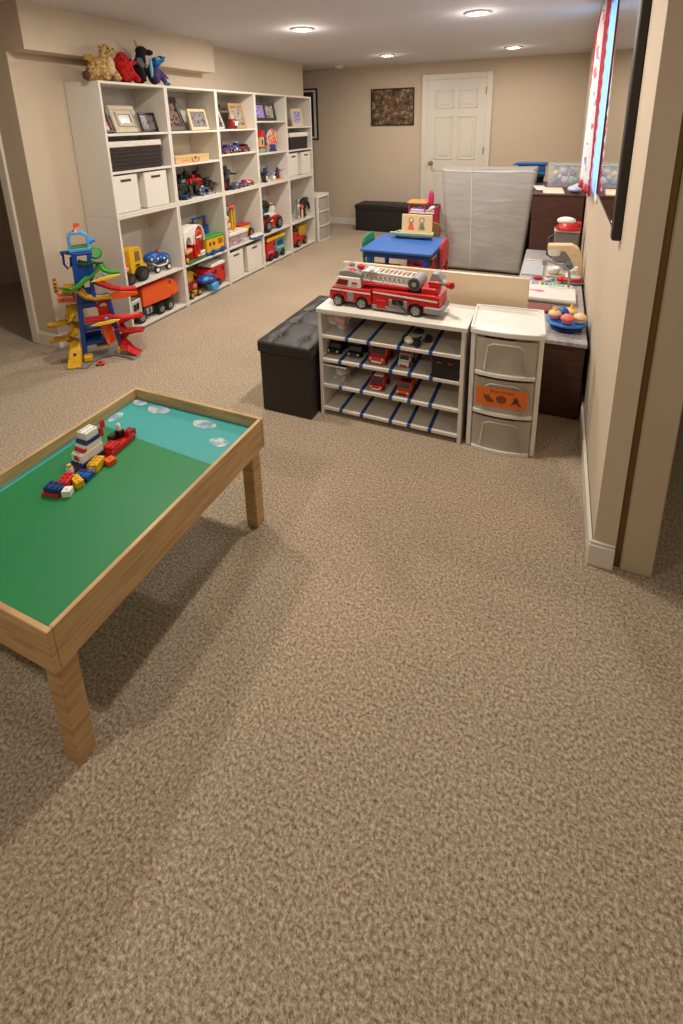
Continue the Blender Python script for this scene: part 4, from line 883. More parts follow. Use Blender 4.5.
b = MB(); b.ball((0.0, 0.02, 0.09), (0.06, 0.06, 0.09), BLKF); b.ball((0.015, 0.0, 0.17), (0.04, 0.038, 0.065), BLKF); b.ball((0.02, -0.01, 0.232), (0.045, 0.04, 0.036), BLKF); b.ball((0.072, -0.03, 0.226), (0.038, 0.03, 0.022), BLKF)
for sx in (-0.035, 0.055): b.tube([(sx, -0.03, 0.11), (sx, -0.055, 0.05), (sx, -0.06, 0.015)], [0.026, 0.022, 0.02], BLKF)
b.build('body', t, remesh=0.007)
MB().cyl((0.0, 0.0, 0.262), (-0.028, 0.0, 0.31), 0.012, mat('gold_cloth', (206, 160, 70), .5), 0.002, seg=8).build('horn', t, 'gold horn')
MB().prism([(-0.03, 0.1), (-0.085, 0.15), (-0.07, 0.18), (-0.03, 0.175), (0.0, 0.13)], -0.06, -0.045, GRYF, bev=0.005).build('wing', t, 'grey wing')
MB().ball((0.045, -0.065, 0.11), (0.016, 0.01, 0.075), TEALF).build('teal_belly', t, 'pale teal belly stripe')
t = SH('blue_purple_plush_dragon', 'blue and purple plush dragon with long tail, rightmost on the bookcase top', 'stuffed animal', 3.165, STOP, XF - 0.07, 0.0, 'plush dragons on the bookcase')
b = MB(); b.ball((0.0, 0.01, 0.085), (0.05, 0.05, 0.08), PRPF); b.ball((0.0, -0.01, 0.15), (0.03, 0.03, 0.03), PRPF)
for sx, mm in ((-0.03, PRPF), (0.045, PRPF)): b.tube([(sx, -0.02, 0.08), (sx, -0.045, 0.04), (sx + .01, -0.05, 0.016)], [0.024, 0.02, 0.018], mm)
b.tube([(0.03, 0.02, 0.13), (0.075, 0.0, 0.1), (0.12, -0.01, 0.065), (0.135, -0.01, 0.055)], [0.018, 0.013, 0.009, 0.006], PRPF); o = b.build('body', t, remesh=0.007)
b = MB(); b.ball((0.0, -0.02, 0.165), (0.052, 0.04, 0.036), BLUF, rot=(0, -0.5, 0)); b.ball((0.038, -0.035, 0.19), (0.034, 0.028, 0.026), BLUF); b.build('head', t, 'bright blue head')
b = MB(); eye(b, (0.02, -0.062, 0.2), 0.007); eye(b, (0.058, -0.058, 0.205), 0.006); b.split('eye', t)
b = MB(); b.ball((-0.01, -0.05, 0.19), (0.026, 0.01, 0.012), TEALF); b.ball((0.045, -0.055, 0.18), (0.016, 0.008, 0.01), mat('green_felt', (60, 160, 110), .9)); b.ball((0.055, -0.062, 0.012), (0.028, 0.022, 0.014), BLUF); b.split('blue_patch', t)
#PART2
# ------------------------------------------------------------------ clear drawer carts
def drawer_cart(label, x, y, w, d, h, n, rz, group, tint=0, top_h=0.03, lab=False):
    """x, y = front left corner on the floor plan; front faces local -y"""
    t = thing('drawer_cart', label, 'drawer cart', (x, y, 0), rz, group)
    b = MB()
    fr = 0.022
    for sx in (0, 1):
        xx = 0 if sx == 0 else w - fr
        b.b2(xx, xx + fr, 0.0, 0.03, 0.0, h - 0.001, WPL, 0.004); b.b2(xx, xx + fr, d - 0.03, d, 0.0, h - 0.001, WPL, 0.004)
    dh = (h - top_h) / n
    for k in range(n + 1):
        z = k * dh
        hh = 0.02
        b.b2(fr, w - fr, 0.004, d - 0.004, max(0, z - hh / 2), z + hh / 2 if k < n else z, WPL, 0.003)
    b.build('cart_frame', t)
    b = MB()
    for sx in (0, 1):
        xx = 0.003 if sx == 0 else w - 0.007
        for k in range(n): b.b2(xx, xx + 0.004, 0.03, d - 0.03, k * dh + 0.01, (k + 1) * dh - 0.01, FROST)
    for k in range(n): b.b2(fr, w - fr, d - 0.008, d - 0.004, k * dh + 0.01, (k + 1) * dh - 0.01, FROST)
    b.build('side_walls', t, 'translucent side walls')
    # top: shallow tray with rounded front
    b = MB(); pts = [(-0.004, 0.0), (w * 0.12, -0.012), (w * 0.3, -0.020), (w * 0.5, -0.023), (w * 0.7, -0.020), (w * 0.88, -0.012), (w + 0.004, 0.0), (w + 0.004, d), (-0.004, d)]
    b.prism(pts, h - top_h, h - 0.006, WPL, plane='xy', bev=0.003)
    b.b2(-0.004, 0.008, 0.0, d, h - 0.006, h, WPL, 0.002); b.b2(w - 0.008, w + 0.004, 0.0, d, h - 0.006, h, WPL, 0.002); b.b2(0.008, w - 0.008, d - 0.012, d, h - 0.006, h, WPL, 0.002)
    b.build('cart_top', t, 'white moulded top')
    for k in range(n):
        z0 = k * dh + 0.014; z1 = (k + 1) * dh - 0.013
        b = MB(); nseg = 10; x0 = fr + 0.003; x1 = w - fr - 0.003
        def fy(u): return -0.006 - 0.018 * (1 - (2 * u - 1) ** 2)
        for i in range(nseg):
            u0 = i / nseg; u1 = (i + 1) / nseg
            b.prism([(x0 + (x1 - x0) * u0, fy(u0)), (x0 + (x1 - x0) * u1, fy(u1)), (x0 + (x1 - x0) * u1, fy(u1) + 0.003), (x0 + (x1 - x0) * u0, fy(u0) + 0.003)], z0, z1, FROST2, plane='xy')
        o = b.build('drawer', t, 'frosted clear drawer')
        b = MB()
        for i in range(nseg):
            u0 = i / nseg; u1 = (i + 1) / nseg
            b.prism([(x0 + (x1 - x0) * u0, fy(u0) - 0.007), (x0 + (x1 - x0) * u1, fy(u1) - 0.007), (x0 + (x1 - x0) * u1, fy(u1) + 0.006), (x0 + (x1 - x0) * u0, fy(u0) + 0.006)], z0 - 0.012, z0 + 0.004, WPL, plane='xy')
        b.build('drawer_lip', o, 'white rounded lip under the drawer')
        if h > 0.605:
            b = MB(); a = x0 + (x1 - x0) * 0.2; c = x0 + (x1 - x0) * 0.78; zt = z1 - 0.012
            b.tube([(a - 0.012, -0.018, z0 + 0.02), (a, -0.024, zt - 0.02), (a + 0.02, -0.026, zt - 0.008), (c - 0.02, -0.026, zt - 0.008), (c, -0.024, zt - 0.02), (c + 0.012, -0.018, z0 + 0.02)], 0.004, FROST2, 6)
            b.build('drawer_handle', o)
    return t
cg = 'three-drawer carts'
cart = drawer_cart('white three-drawer cart with frosted drawers at the right of the blue-taped shelf', -0.298, 2.125, 0.305, 0.30, 0.61, 3, 0.06, None)
# contents and orange label on the middle drawer
b = MB(); b.b2(0.048, 0.2, 0.02, 0.2, 0.44, 0.50, mat('kraft_contents', (158, 138, 114), .8), 0.01); b.ball((0.222, 0.04, 0.47), (0.02, 0.02, 0.02), WPL); b.split('drawer_contents', cart, 'brownish contents seen through the top drawer')
b = MB(); b.b2(0.05, 0.24, 0.03, 0.2, 0.235, 0.28, mat('grey_contents', (120, 104, 90), .8), 0.01); b.b2(0.06, 0.22, 0.03, 0.2, 0.03, 0.1, mat('red_contents', (150, 60, 50), .8), 0.01); b.split('drawer_contents', cart)
b = MB(); OL = mat('orange_label', (222, 116, 42), 0.6); b.b2(0.036, 0.256, -0.029, -0.0275, 0.245, 0.338, OL); lab = b.build('drawer_label', cart, 'orange label with dark printed shapes')
BR = mat('label_brown', (128, 62, 26), 0.7); BRD = mat('label_dark', (72, 28, 36), 0.7)
b = MB()
b.prism([(0.07, 0.305), (0.083, 0.297), (0.092, 0.305), (0.097, 0.29), (0.113, 0.277), (0.118, 0.268), (0.105, 0.266), (0.085, 0.266), (0.078, 0.277), (0.07, 0.293)], -0.0302, -0.0291, BR)
b.prism([(0.146 + 0.022 * math.cos(a) * (1 + .08 * math.sin(5 * a)), 0.285 + 0.02 * math.sin(a)) for a in [2 * PI * i / 18 for i in range(18)]], -0.0302, -0.0291, BR)
b.prism([(0.185, 0.262), (0.195, 0.28), (0.2, 0.3), (0.208, 0.306), (0.218, 0.297), (0.222, 0.28), (0.235, 0.262), (0.222, 0.262), (0.212, 0.276), (0.198, 0.268)], -0.0302, -0.0291, BR)
b.ball((0.209, -0.0302, 0.292), (0.006, 0.0006, 0.006), BRD); b.ball((0.203, -0.0302, 0.28), (0.005, 0.0006, 0.005), BRD); b.ball((0.216, -0.0302, 0.28), (0.005, 0.0006, 0.005), BRD)
b.split('printed_shape', lab)
tx = bpy.data.curves.new('label_text', 'FONT'); tx.body = 'Brain Sheets'; tx.size = 0.019; tx.extrude = 0.0004; tx.align_x = 'CENTER'; tx.space_character = 1.1
tmp = bpy.data.objects.new('tmp_text', tx); C.objects.link(tmp); bpy.context.view_layer.update()
tme = bpy.data.meshes.new_from_object(tmp.evaluated_get(bpy.context.evaluated_depsgraph_get())); bpy.data.objects.remove(tmp)
tme.materials.clear(); tme.materials.append(BR)
to = bpy.data.objects.new('printed_words', tme); C.objects.link(to); to.parent = lab; to.location = (0.15, -0.0295, 0.316); to.rotation_euler = (PI / 2, 0, 0);
# far cart beside the bookcases
t = drawer_cart('white three-drawer cart standing at the far end of the bookcases', -2.785, 5.70, 0.33, 0.33, 0.60, 3, PI / 2, None)

# ------------------------------------------------------------------ black storage ottomans
def ottoman(label, x, y, w, d, h, rz=0, tufts=(2, 4)):
    t = thing('storage_ottoman', label, 'ottoman', (x, y, 0), rz)
    MB().b2(-w / 2 + 0.008, w / 2 - 0.008, -d / 2 + 0.008, d / 2 - 0.008, 0, h - 0.075, LEATH, 0.006).build('ottoman_box', t)
    nu, nv = 28, 44
    def f(u, v):
        X = (u - .5) * (w - 0.01); Y = (v - .5) * (d - 0.01)
        z = h - 0.012 + 0.012 * (1 - (2 * u - 1) ** 6) * (1 - (2 * v - 1) ** 6)
        for i in range(tufts[0]):
            for j in range(tufts[1]):
                tx_ = ((i + .5) / tufts[0] - .5) * w; ty = ((j + .5) / tufts[1] - .5) * d
                q = ((X - tx_) ** 2 + (Y - ty) ** 2) / 0.0009
                z -= 0.016 * math.exp(-q)
        gx = abs(((u * tufts[0]) % 1) - .5); gy = abs(((v * tufts[1]) % 1) - .5)
        z -= 0.005 * math.exp(-(gx * w / tufts[0] / 0.008) ** 2) + 0.005 * math.exp(-(gy * d / tufts[1] / 0.008) ** 2)
        return Vector((X, Y, z))
    b = MB(); b.b2(-w / 2, w / 2, -d / 2, d / 2, h - 0.075, h - 0.014, LEATH, 0.006)
    b.grid(f, nu, nv, LEATH); b.build('ottoman_lid', t, 'tufted lid')
    b = MB()
    for i in range(tufts[0]):
        for j in range(tufts[1]):
            b.ball((((i + .5) / tufts[0] - .5) * w, ((j + .5) / tufts[1] - .5) * d, h - 0.012), (0.008, 0.008, 0.004), LEATH, seg=10)
    b.split('lid_button', t)
    return t
ottoman('black tufted storage ottoman at the left end of the blue-taped shelf', -1.222, 2.41, 0.31, 0.76, 0.42)
ottoman('black storage ottoman against the back wall below the framed crowd painting', -2.04, 6.69, 1.14, 0.37, 0.385, 0, (5, 2))

# ------------------------------------------------------------------ white toy organiser with blue tape
OX0, OX1, OY0, OY1 = -1.058, -0.322, 2.118, 2.408; OH = 0.60
TAPE = mat('blue_tape', (24, 72, 142), 0.6)
t = thing('toy_shelf', 'low white toy shelf with blue tape lanes carrying the fire truck', 'shelf', (OX0, OY0, 0))
W_ = OX1 - OX0; D_ = OY1 - OY0
MB().b2(-0.008, W_ + 0.008, -0.006, D_, OH - 0.022, OH, WHITE, 0.002).build('top_panel', t)
MB().b2(0, 0.018, 0, D_, 0, OH - 0.0222, WHITE, 0.002).build('side_panel', t)
MB().b2(W_ - 0.018, W_, 0, D_, 0, OH - 0.0222, WHITE, 0.002).build('side_panel', t)
MB().b2(0.018, W_ - 0.018, D_ - 0.006, D_, 0, OH - 0.022, BACKM).build('back_panel', t)
TZ = [0.457, 0.325, 0.18, 0.045]
for k, z in enumerate(TZ):
    s_ = MB().b2(0.018, W_ - 0.018, 0.0, D_ - 0.006, z - 0.016, z, WHITE, 0.001).build('shelf', t)
    xs = [0.155, 0.27, 0.425, 0.58] if k == 0 else [0.115, 0.23, 0.385, 0.48, 0.585]
    for x in xs:
        MB().b2(x - 0.009, x + 0.009, -0.0012, D_ - 0.01, z, z + 0.0012, TAPE).b2(x - 0.009, x + 0.009, -0.0014, -0.0002, z - 0.016, z, TAPE).build('tape_strip', s_, 'blue tape strip')
# clear bins in the shelf
def clear_bin(label, x, z, w, d, h, cols):
    t = thing('clear_bin', label, 'storage bin', (x, OY0 + 0.006, z + 0.0016))
    b = MB(); f = 0.006
    b.prism([(f, 0), (w - f, 0), (w, h), (0, h)], 0, 0.003, CLEAR); b.prism([(f, 0), (w - f, 0), (w, h), (0, h)], d - 0.003, d, CLEAR)
    b.prism([(f, 0), (f + .003, 0), (.003, h), (0, h)], 0.003, d - 0.003, CLEAR); b.prism([(w - f - .003, 0), (w - f, 0), (w, h), (w - .003, h)], 0.003, d - 0.003, CLEAR); b.b2(f, w - f, 0.003, d - 0.003, 0, 0.003, CLEAR)
    b.b2(-0.003, w + 0.003, -0.004, 0.002, h - 0.006, h, WPL, 0.001); b.build('bin_body', t)
    r = random.Random(len(label)); b = MB()
    for k in range(16): b.box((r.uniform(0.028, w - 0.028), r.uniform(0.03, d - 0.03), r.uniform(0.02, h * 0.55)), (0.034, 0.03, 0.018), r.choice(cols), 0.003, (r.random() * .6, r.random() * .6, r.random() * 3))
    o = b.build('small_toys', t, 'mixed small pieces inside'); o['kind'] = 'stuff'
    return t
cb = clear_bin('clear bin with a pink block at the top left of the blue-taped shelf', OX0 + 0.021, TZ[0], 0.125, 0.24, 0.117, [MUST, mat('peach2', (220, 150, 120), .6), WPL, ORANGE, WPL])
b = MB(); b.box((0.088, 0.022, 0.078), (0.05, 0.02, 0.026), mat('pink_block', (232, 110, 150), .5), 0.003, (0, 0.35, 0)); b.box((0.082, 0.0195, 0.088), (0.05, 0.017, 0.010), mat('pale_pink', (240, 170, 190), .5), 0.002, (0, 0.35, 0)); b.build('pink_block', cb)
MB().box((0.04, 0.02, 0.082), (0.036, 0.02, 0.018), MUST, 0.003, (0, -0.1, 0)).build('mustard_block', cb)
clear_bin('clear bin of dark small pieces low on the left of the blue-taped shelf', OX0 + 0.021, TZ[2], 0.125, 0.24, 0.11, [DGREY, MUST, WPL, GREYP])
# small vehicles in the lanes (front faces the camera: local x = width)
def lane_car(name, label, x, y, z, w, l, h, body, top, rz=0.0, lights=None):
    t = thing(name, label, 'toy vehicle', (x, y, z + 0.0016), rz)
    r = h * 0.2; b = MB()
    b.prism([(0, r * .7), (0, h * .5), (l * .2, h * .58), (l * .3, h), (l * .95, h), (l, h * .6), (l, r * .7)], -w / 2, w / 2, body, plane='yz', bev=0.003); b.build('body', t)
    b = MB(); b.prism([(l * .19, h * .6), (l * .285, h * .95), (l * .30, h * .95), (l * .22, h * .6)], -w * .42, w * .42, BLACK, plane='yz'); b.b2(-w * .3, w * .3, -0.002, 0.004, r * .8, r * 1.5, top, 0.001); b.split('dark_trim', t)
    b = MB(); b.b2(-w * .35, w * .35, l * .35, l * .6, h, h + 0.008, top, 0.002)
    for sx in (-1, 1): b.ball((sx * w * .36, -0.001, h * .42), (0.006, 0.003, 0.006), lights or WPL, seg=8)
    b.split('lamp', t)
    for yy in (l * .22, l * .78):
        for sx in (-1, 1):
            MB().cyl((sx * (w / 2 - .006), yy, r), (sx * (w / 2 + .004), yy, r), r, TIRE, seg=12).build('wheel', t)
    return t
lane_car('toy_ambulance', 'red and white toy fire vehicle facing out in a blue-taped lane', OX0 + 0.305, OY0 + 0.02, TZ[1], 0.085, 0.15, 0.085, mat('toy_red_white', (206, 52, 44), .4), WPL)
lane_car('toy_van', 'small white and red toy van in the second tier of the blue-taped shelf', OX0 + 0.437, OY0 + 0.04, TZ[1], 0.055, 0.1, 0.062, WPL, RED)
lane_car('toy_car', 'black toy car at the left of the second tier of the blue-taped shelf', OX0 + 0.055, OY0 + 0.05, TZ[1], 0.07, 0.13, 0.055, BLACKM, DRED)
lane_car('toy_car', 'dark toy car between tape lanes left of the red and white fire vehicle', OX0 + 0.17, OY0 + 0.05, TZ[1], 0.07, 0.13, 0.055, BLACK, DGREY)
lane_car('toy_car', 'red toy car on the third tier of the blue-taped shelf', OX0 + 0.30, OY0 + 0.02, TZ[2], 0.07, 0.13, 0.06, RED, WPL)
lane_car('toy_car', 'orange-red toy car on the third tier, right of the other red one', OX0 + 0.44, OY0 + 0.02, TZ[2], 0.07, 0.13, 0.055, ORANGE, BLACK)
t = thing('silver_toy_racer', 'silver and black toy racer on the top tier under the fire truck', 'toy vehicle', (OX0 + 0.47, OY0 + 0.03, TZ[0] + 0.0016), -0.5)
b = MB(); b.ball((0, 0.05, 0.035), (0.036, 0.065, 0.022), SILV); b.ball((0, 0.0, 0.03), (0.026, 0.028, 0.018), WPL); b.build('body', t)
b = MB(); b.ball((0, 0.06, 0.052), (0.026, 0.035, 0.018), BLACK); b.torus((0, 0.03, 0.04), 0.034, 0.006, BLACK, 'z', seg=16); b.build('cockpit', t)
for sx in (-1, 1):
    for yy in (0.015, 0.095): MB().cyl((sx * 0.03, yy, 0.02), (sx * 0.046, yy, 0.02), 0.02, TIRE, seg=14).build('wheel', t)
t = thing('black_crate', 'small black woven crate at the right end of the second tier', 'crate', (OX1 - 0.086, OY0 + 0.006, TZ[1] + 0.0016))
b = MB(); cw = 0.062; ch = 0.112; BW = mat('black_crate_plastic', (30, 25, 23), 0.7, bump=0.5, bscale=200)
b.prism([(-cw, 0), (cw, 0), (cw + .004, ch), (-cw - .004, ch)], 0, 0.004, BW); b.prism([(-cw, 0), (cw, 0), (cw + .004, ch), (-cw - .004, ch)], 0.2, 0.204, BW); b.b2(-cw, -cw + 0.004, 0.004, 0.2, 0, ch, BW); b.b2(cw - 0.004, cw, 0.004, 0.2, 0, ch, BW); b.b2(-cw, cw, 0.004, 0.2, 0, 0.004, BW)
for k in range(6): b.b2(-cw, cw, -0.002, 0, 0.01 + k * 0.018, 0.016 + k * 0.018, BW)
b.build('crate_body', t)
b = MB(); b.ball((-0.03, -0.003, 0.08), (0.012, 0.002, 0.005), DRED); b.ball((0.022, -0.003, 0.08), (0.012, 0.002, 0.005), DRED); b.split('red_mark', t, 'two small red marks')

# ------------------------------------------------------------------ tan board behind
t = thing('tan_board', 'plain tan board standing upright behind the fire truck shelf and drawer cart', 'board', (-0.58, 2.49, 0))
BEI = mat('tan_panel', (222, 200, 168), 0.28, vary=0.015, vscale=4)
MB().b2(-0.495, 0.495, 0, 0.022, 0, 0.742, BEI, 0.003).build('panel', t)
MB().b2(-0.495, -0.47, -0.006, 0.028, 0, 0.03, BEI).b2(0.47, 0.495, -0.006, 0.028, 0, 0.03, BEI).split('foot', t)

# ------------------------------------------------------------------ fire truck (front to the left)
t = thing('toy_fire_truck', 'large red and white toy fire truck with ladder on top of the low shelf', 'toy truck', (-0.735, 2.175, OH + 0.0005), -0.03); t.scale = (0.95, 0.95, 0.95)
def fx(x): return x + 0.735
r = 0.031
b = MB()   # lower red body, front section
b.prism([(fx(-1.03), 0.03), (fx(-1.035), 0.075), (fx(-1.015), 0.108), (fx(-0.80), 0.108), (fx(-0.795), 0.03), (fx(-0.815), 0.03), (fx(-0.82), 0.055), (fx(-0.845), 0.068), (fx(-0.875), 0.055), (fx(-0.885), 0.03), (fx(-0.945), 0.03), (fx(-0.955), 0.058), (fx(-0.985), 0.068), (fx(-1.01), 0.055), (fx(-1.015), 0.03)], 0.0, 0.15, RED, bev=0.003)
b.build('cab_body', t)
b = MB(); b.prism([(fx(-0.788), 0.03), (fx(-0.79), 0.115), (fx(-0.47), 0.12), (fx(-0.44), 0.112), (fx(-0.438), 0.05), (fx(-0.52), 0.032), (fx(-0.525), 0.058), (fx(-0.555), 0.068), (fx(-0.59), 0.058), (fx(-0.6), 0.03)], 0.0, 0.15, RED, bev=0.003)
b.b2(fx(-0.54), fx(-0.46), 0.02, 0.13, 0.118, 0.15, RED, 0.005); b.build('trailer_body', t)
b = MB(); b.prism([(fx(-1.01), 0.108), (fx(-1.008), 0.128), (fx(-0.985), 0.165), (fx(-0.86), 0.165), (fx(-0.858), 0.108)], 0.004, 0.146, WPL, bev=0.004); b.build('white_cab', t, 'white upper cab')
b = MB(); b.prism([(fx(-0.998), 0.122), (fx(-0.978), 0.152), (fx(-0.925), 0.15), (fx(-0.93), 0.12)], 0.0, 0.0045, DRED); b.b2(fx(-0.905), fx(-0.875), 0.001, 0.0045, 0.13, 0.14, RED); b.build('cab_window', t, 'dark red cab window')
b = MB(); b.prism([(fx(-0.99), 0.165), (fx(-0.975), 0.195), (fx(-0.93), 0.205), (fx(-0.85), 0.19), (fx(-0.85), 0.165)], 0.01, 0.14, GREYP, bev=0.006); b.build('roof', t, 'grey roof')
b = MB(); b.ball((fx(-0.915), 0.03, 0.195), (0.026, 0.018, 0.016), RED); b.ball((fx(-0.87), 0.05, 0.215), (0.022, 0.018, 0.016), RED); b.ball((fx(-0.94), 0.09, 0.212), (0.016, 0.016, 0.014), GREYP); b.split('beacon', t, 'red roof lights')
b = MB(); b.prism([(fx(-1.03), 0.088), (fx(-1.025), 0.095), (fx(-0.8), 0.092), (fx(-0.8), 0.084)], -0.002, 0.0, WPL); b.prism([(fx(-0.785), 0.098), (fx(-0.785), 0.106), (fx(-0.45), 0.094), (fx(-0.45), 0.086)], -0.002, 0.0, WPL); b.box((fx(-0.475), -0.0015, 0.088), (0.012, 0.002, 0.008), YEL); b.box((fx(-0.96), -0.0015, 0.092), (0.008, 0.002, 0.008), YEL)
b.split('side_stripe', t, 'white side stripes')
b = MB(); b.b2(fx(-0.93), fx(-0.895), -0.003, 0.0, 0.035, 0.085, GREYP, 0.002); b.b2(fx(-1.045), fx(-1.025), 0.01, 0.14, 0.03, 0.055, GREYP, 0.004); b.b2(fx(-0.79), fx(-0.6), -0.004, 0.0, 0.012, 0.035, GREYP, 0.002); b.b2(fx(-0.7), fx(-0.6), -0.006, 0.0, 0.035, 0.075, GREYP, 0.004); b.b2(fx(-0.68), fx(-0.62), -0.008, -0.005, 0.05, 0.08, BLACK, 0.003); b.box((fx(-0.63), -0.01, 0.045), (0.08, 0.006, 0.008), DGREY, 0.001, (0, 0.7, 0)); b.b2(fx(-0.515), fx(-0.425), -0.008, 0.155, 0.025, 0.06, GREYP, 0.006); b.b2(fx(-1.02), fx(-0.45), 0.02, 0.13, 0.02, 0.035, DGREY)
b.build('grey_chassis', t, 'grey steps and bumpers')
MB().b2(fx(-0.765), fx(-0.715), -0.006, 0.0, 0.02, 0.065, RED, 0.003).build('locker_door', t)
for x in (-0.984, -0.848, -0.558):
    wheel(t, fx(x), -0.006, r, r, 0.028, SILV, spokes=5, hr=0.68); wheel(t, fx(x), 0.128, r, r, 0.028, SILV, hr=0.68)
b = MB()   # ladder: two rails with lattice
for y in (0.03, 0.115):
    b.box((fx(-0.715), y, 0.195), (0.285, 0.008, 0.008), WPL, 0.001, (0, 0.03, 0)); b.box((fx(-0.715), y, 0.148), (0.27, 0.008, 0.008), WPL, 0.001, (0, 0.03, 0))
    for k in range(11):
        x0 = fx(-0.85) + k * 0.0245
        b.cyl((x0, y, 0.152 - k * .0008), (x0 + 0.022, y, 0.193 - k * .0008), 0.0028, WPL, seg=5)
        b.cyl((x0 + 0.022, y, 0.152 - k * .0008), (x0, y, 0.193 - k * .0008), 0.0028, WPL, seg=5)
for k in range(12): b.cyl((fx(-0.845) + k * 0.024, 0.03, 0.198 - k * .0007), (fx(-0.845) + k * 0.024, 0.115, 0.198 - k * .0007), 0.003, WPL, seg=6)
b.box((fx(-0.715), 0.04, 0.172), (0.27, 0.003, 0.044), mat('ladder_web', (226, 206, 200), .5), 0, (0, 0.03, 0)); b.build('ladder', t, 'white lattice ladder')
b = MB(); b.b2(fx(-0.86), fx(-0.56), 0.02, 0.125, 0.125, 0.142, RED, 0.003); b.b2(fx(-0.83), fx(-0.79), 0.04, 0.1, 0.142, 0.16, RED, 0.002); b.build('ladder_bed', t)
b = MB(); b.ball((fx(-0.80), 0.03, 0.212), (0.014, 0.02, 0.016), WPL); b.b2(fx(-0.835), fx(-0.775), 0.02, 0.08, 0.198, 0.206, WPL, 0.002); b.build('ladder_basket', t)
b = MB(); b.cyl((fx(-0.571), 0.012, 0.165), (fx(-0.571), 0.13, 0.165), 0.034, GREYP, seg=22); b.cyl((fx(-0.571), 0.006, 0.165), (fx(-0.571), 0.012, 0.165), 0.028, DGREY, seg=20); b.cyl((fx(-0.571), 0.002, 0.165), (fx(-0.571), 0.006, 0.165), 0.012, SILV, seg=12); b.build('hose_reel', t, 'grey hose reel')
b = MB(); b.b2(fx(-0.61), fx(-0.53), 0.02, 0.12, 0.12, 0.135, BLACK, 0.003); b.build('reel_base', t)
b = MB(); b.b2(fx(-0.505), fx(-0.445), 0.03, 0.12, 0.148, 0.185, RED, 0.006); b.prism([(fx(-0.505), 0.185), (fx(-0.49), 0.225), (fx(-0.46), 0.222), (fx(-0.435), 0.19), (fx(-0.45), 0.18)], 0.04, 0.11, GREYP, bev=0.004); b.cyl((fx(-0.47), 0.075, 0.18), (fx(-0.405), 0.03, 0.178), 0.018, GREYP, 0.013, seg=12); b.build('water_cannon', t)
b = MB(); b.cyl((fx(-0.405), 0.03, 0.178), (fx(-0.385), 0.016, 0.177), 0.018, RED, seg=12); b.cyl((fx(-0.385), 0.016, 0.177), (fx(-0.378), 0.011, 0.177), 0.01, DRED, seg=10); b.build('nozzle', t, 'red nozzle')

# ------------------------------------------------------------------ play table with chairs
t = thing('play_table', 'blue kids play table in front of the covered rack', 'table', (-1.14, 3.985, 0))
b = MB(); TBL = mat('blue_tabletop', (46, 98, 172), 0.4); b.b2(-0.295, 0.295, -0.305, 0.305, 0.478, 0.5, TBL, 0.008, seg=2); b.build('tabletop', t)
b = MB(); b.b2(-0.27, 0.27, -0.275, -0.255, 0.435, 0.4775, NAVY, 0.003); b.b2(-0.27, 0.27, 0.255, 0.275, 0.435, 0.4775, NAVY, 0.003); b.b2(-0.27, -0.25, -0.255, 0.255, 0.435, 0.4775, NAVY); b.b2(0.25, 0.27, -0.255, 0.255, 0.435, 0.4775, NAVY); b.build('apron', t)
for sx in (-1, 1):
    for sy in (-1, 1):
        MB().cyl((sx * 0.235, sy * 0.24, 0.436), (sx * 0.262, sy * 0.268, 0), 0.024, BLUE, 0.017, seg=14).build('leg', t)
def kids_chair(label, x, y, rz, m, seat=WPL):
    t = thing('kids_chair', label, 'chair', (x, y, 0), rz)
    b = MB(); b.b2(-0.135, 0.135, -0.13, 0.13, 0.255, 0.275, m, 0.008, seg=2); b.build('seat', t)
    b = MB(); b.prism([(-0.13, 0.37), (0.13, 0.37), (0.14, 0.52), (0.11, 0.56), (0.0, 0.57), (-0.11, 0.56), (-0.14, 0.52)], 0.115, 0.135, m, bev=0.006)
    b.cyl((-0.1, 0.12, 0.2755), (-0.11, 0.125, 0.37), 0.012, m, seg=10); b.cyl((0.1, 0.12, 0.2755), (0.11, 0.125, 0.37), 0.012, m, seg=10); b.build('backrest', t)
    for sx in (-1, 1):
        for sy in (-1, 1): MB().cyl((sx * 0.105, sy * 0.1, 0.2545), (sx * 0.135, sy * 0.13, 0), 0.013, m, seg=10).build('leg', t)
    return t
kids_chair('green kids chair tucked under the left end of the blue play table', -1.345, 3.98, PI / 2, mat('chair_green', (32, 134, 78), 0.4))
kids_chair('red kids chair at the right end of the blue play table', -0.925, 3.95, -PI / 2, mat('chair_red', (206, 34, 40), 0.35))
kids_chair('brown wooden kids chair behind the blue play table, seen between its legs', -1.12, 4.50, 0.0, mat('chair_brown', (118, 88, 58), 0.5))
# tray with easel on the table
t = thing('toy_tray', 'pale green toy tray on dark wheels at the far edge of the blue table', 'toy tray', (-1.135, 4.19, 0.5005))
b = MB(); TG = mat('pale_green_tray', (178, 196, 160), .5); b.prism([(-0.19, -0.06), (0.19, -0.06), (0.165, 0.095), (-0.155, 0.095)], 0.03, 0.045, TG, plane='xy', bev=0.004); b.prism([(-0.19, -0.062), (0.19, -0.062), (0.188, -0.045), (-0.188, -0.045)], 0.045, 0.058, TG, plane='xy', bev=0.002); b.build('tray', t)
b = MB(); b.b2(-0.15, 0.15, -0.045, 0.08, 0.014, 0.03, mat('tray_under', (150, 136, 120), .6), 0.003); b.build('tray_base', t)
for sx in (-1, 1):
    for yy in (-0.035, 0.06): MB().cyl((sx * 0.12 - .012, yy, 0.014), (sx * 0.12 + .012, yy, 0.014), 0.014, NAVY, seg=12).build('wheel', t)
b = MB(); b.ball((-0.135, 0.03, 0.046), (0.018, 0.018, 0.004), BLACK); b.build('tray_hole', t)
t = thing('figure_puzzle_board', 'tan wooden puzzle board with two dressed doll pictures standing on the green tray', 'toy', (-1.10, 4.20, 0.5465), 0, None, -0.08)
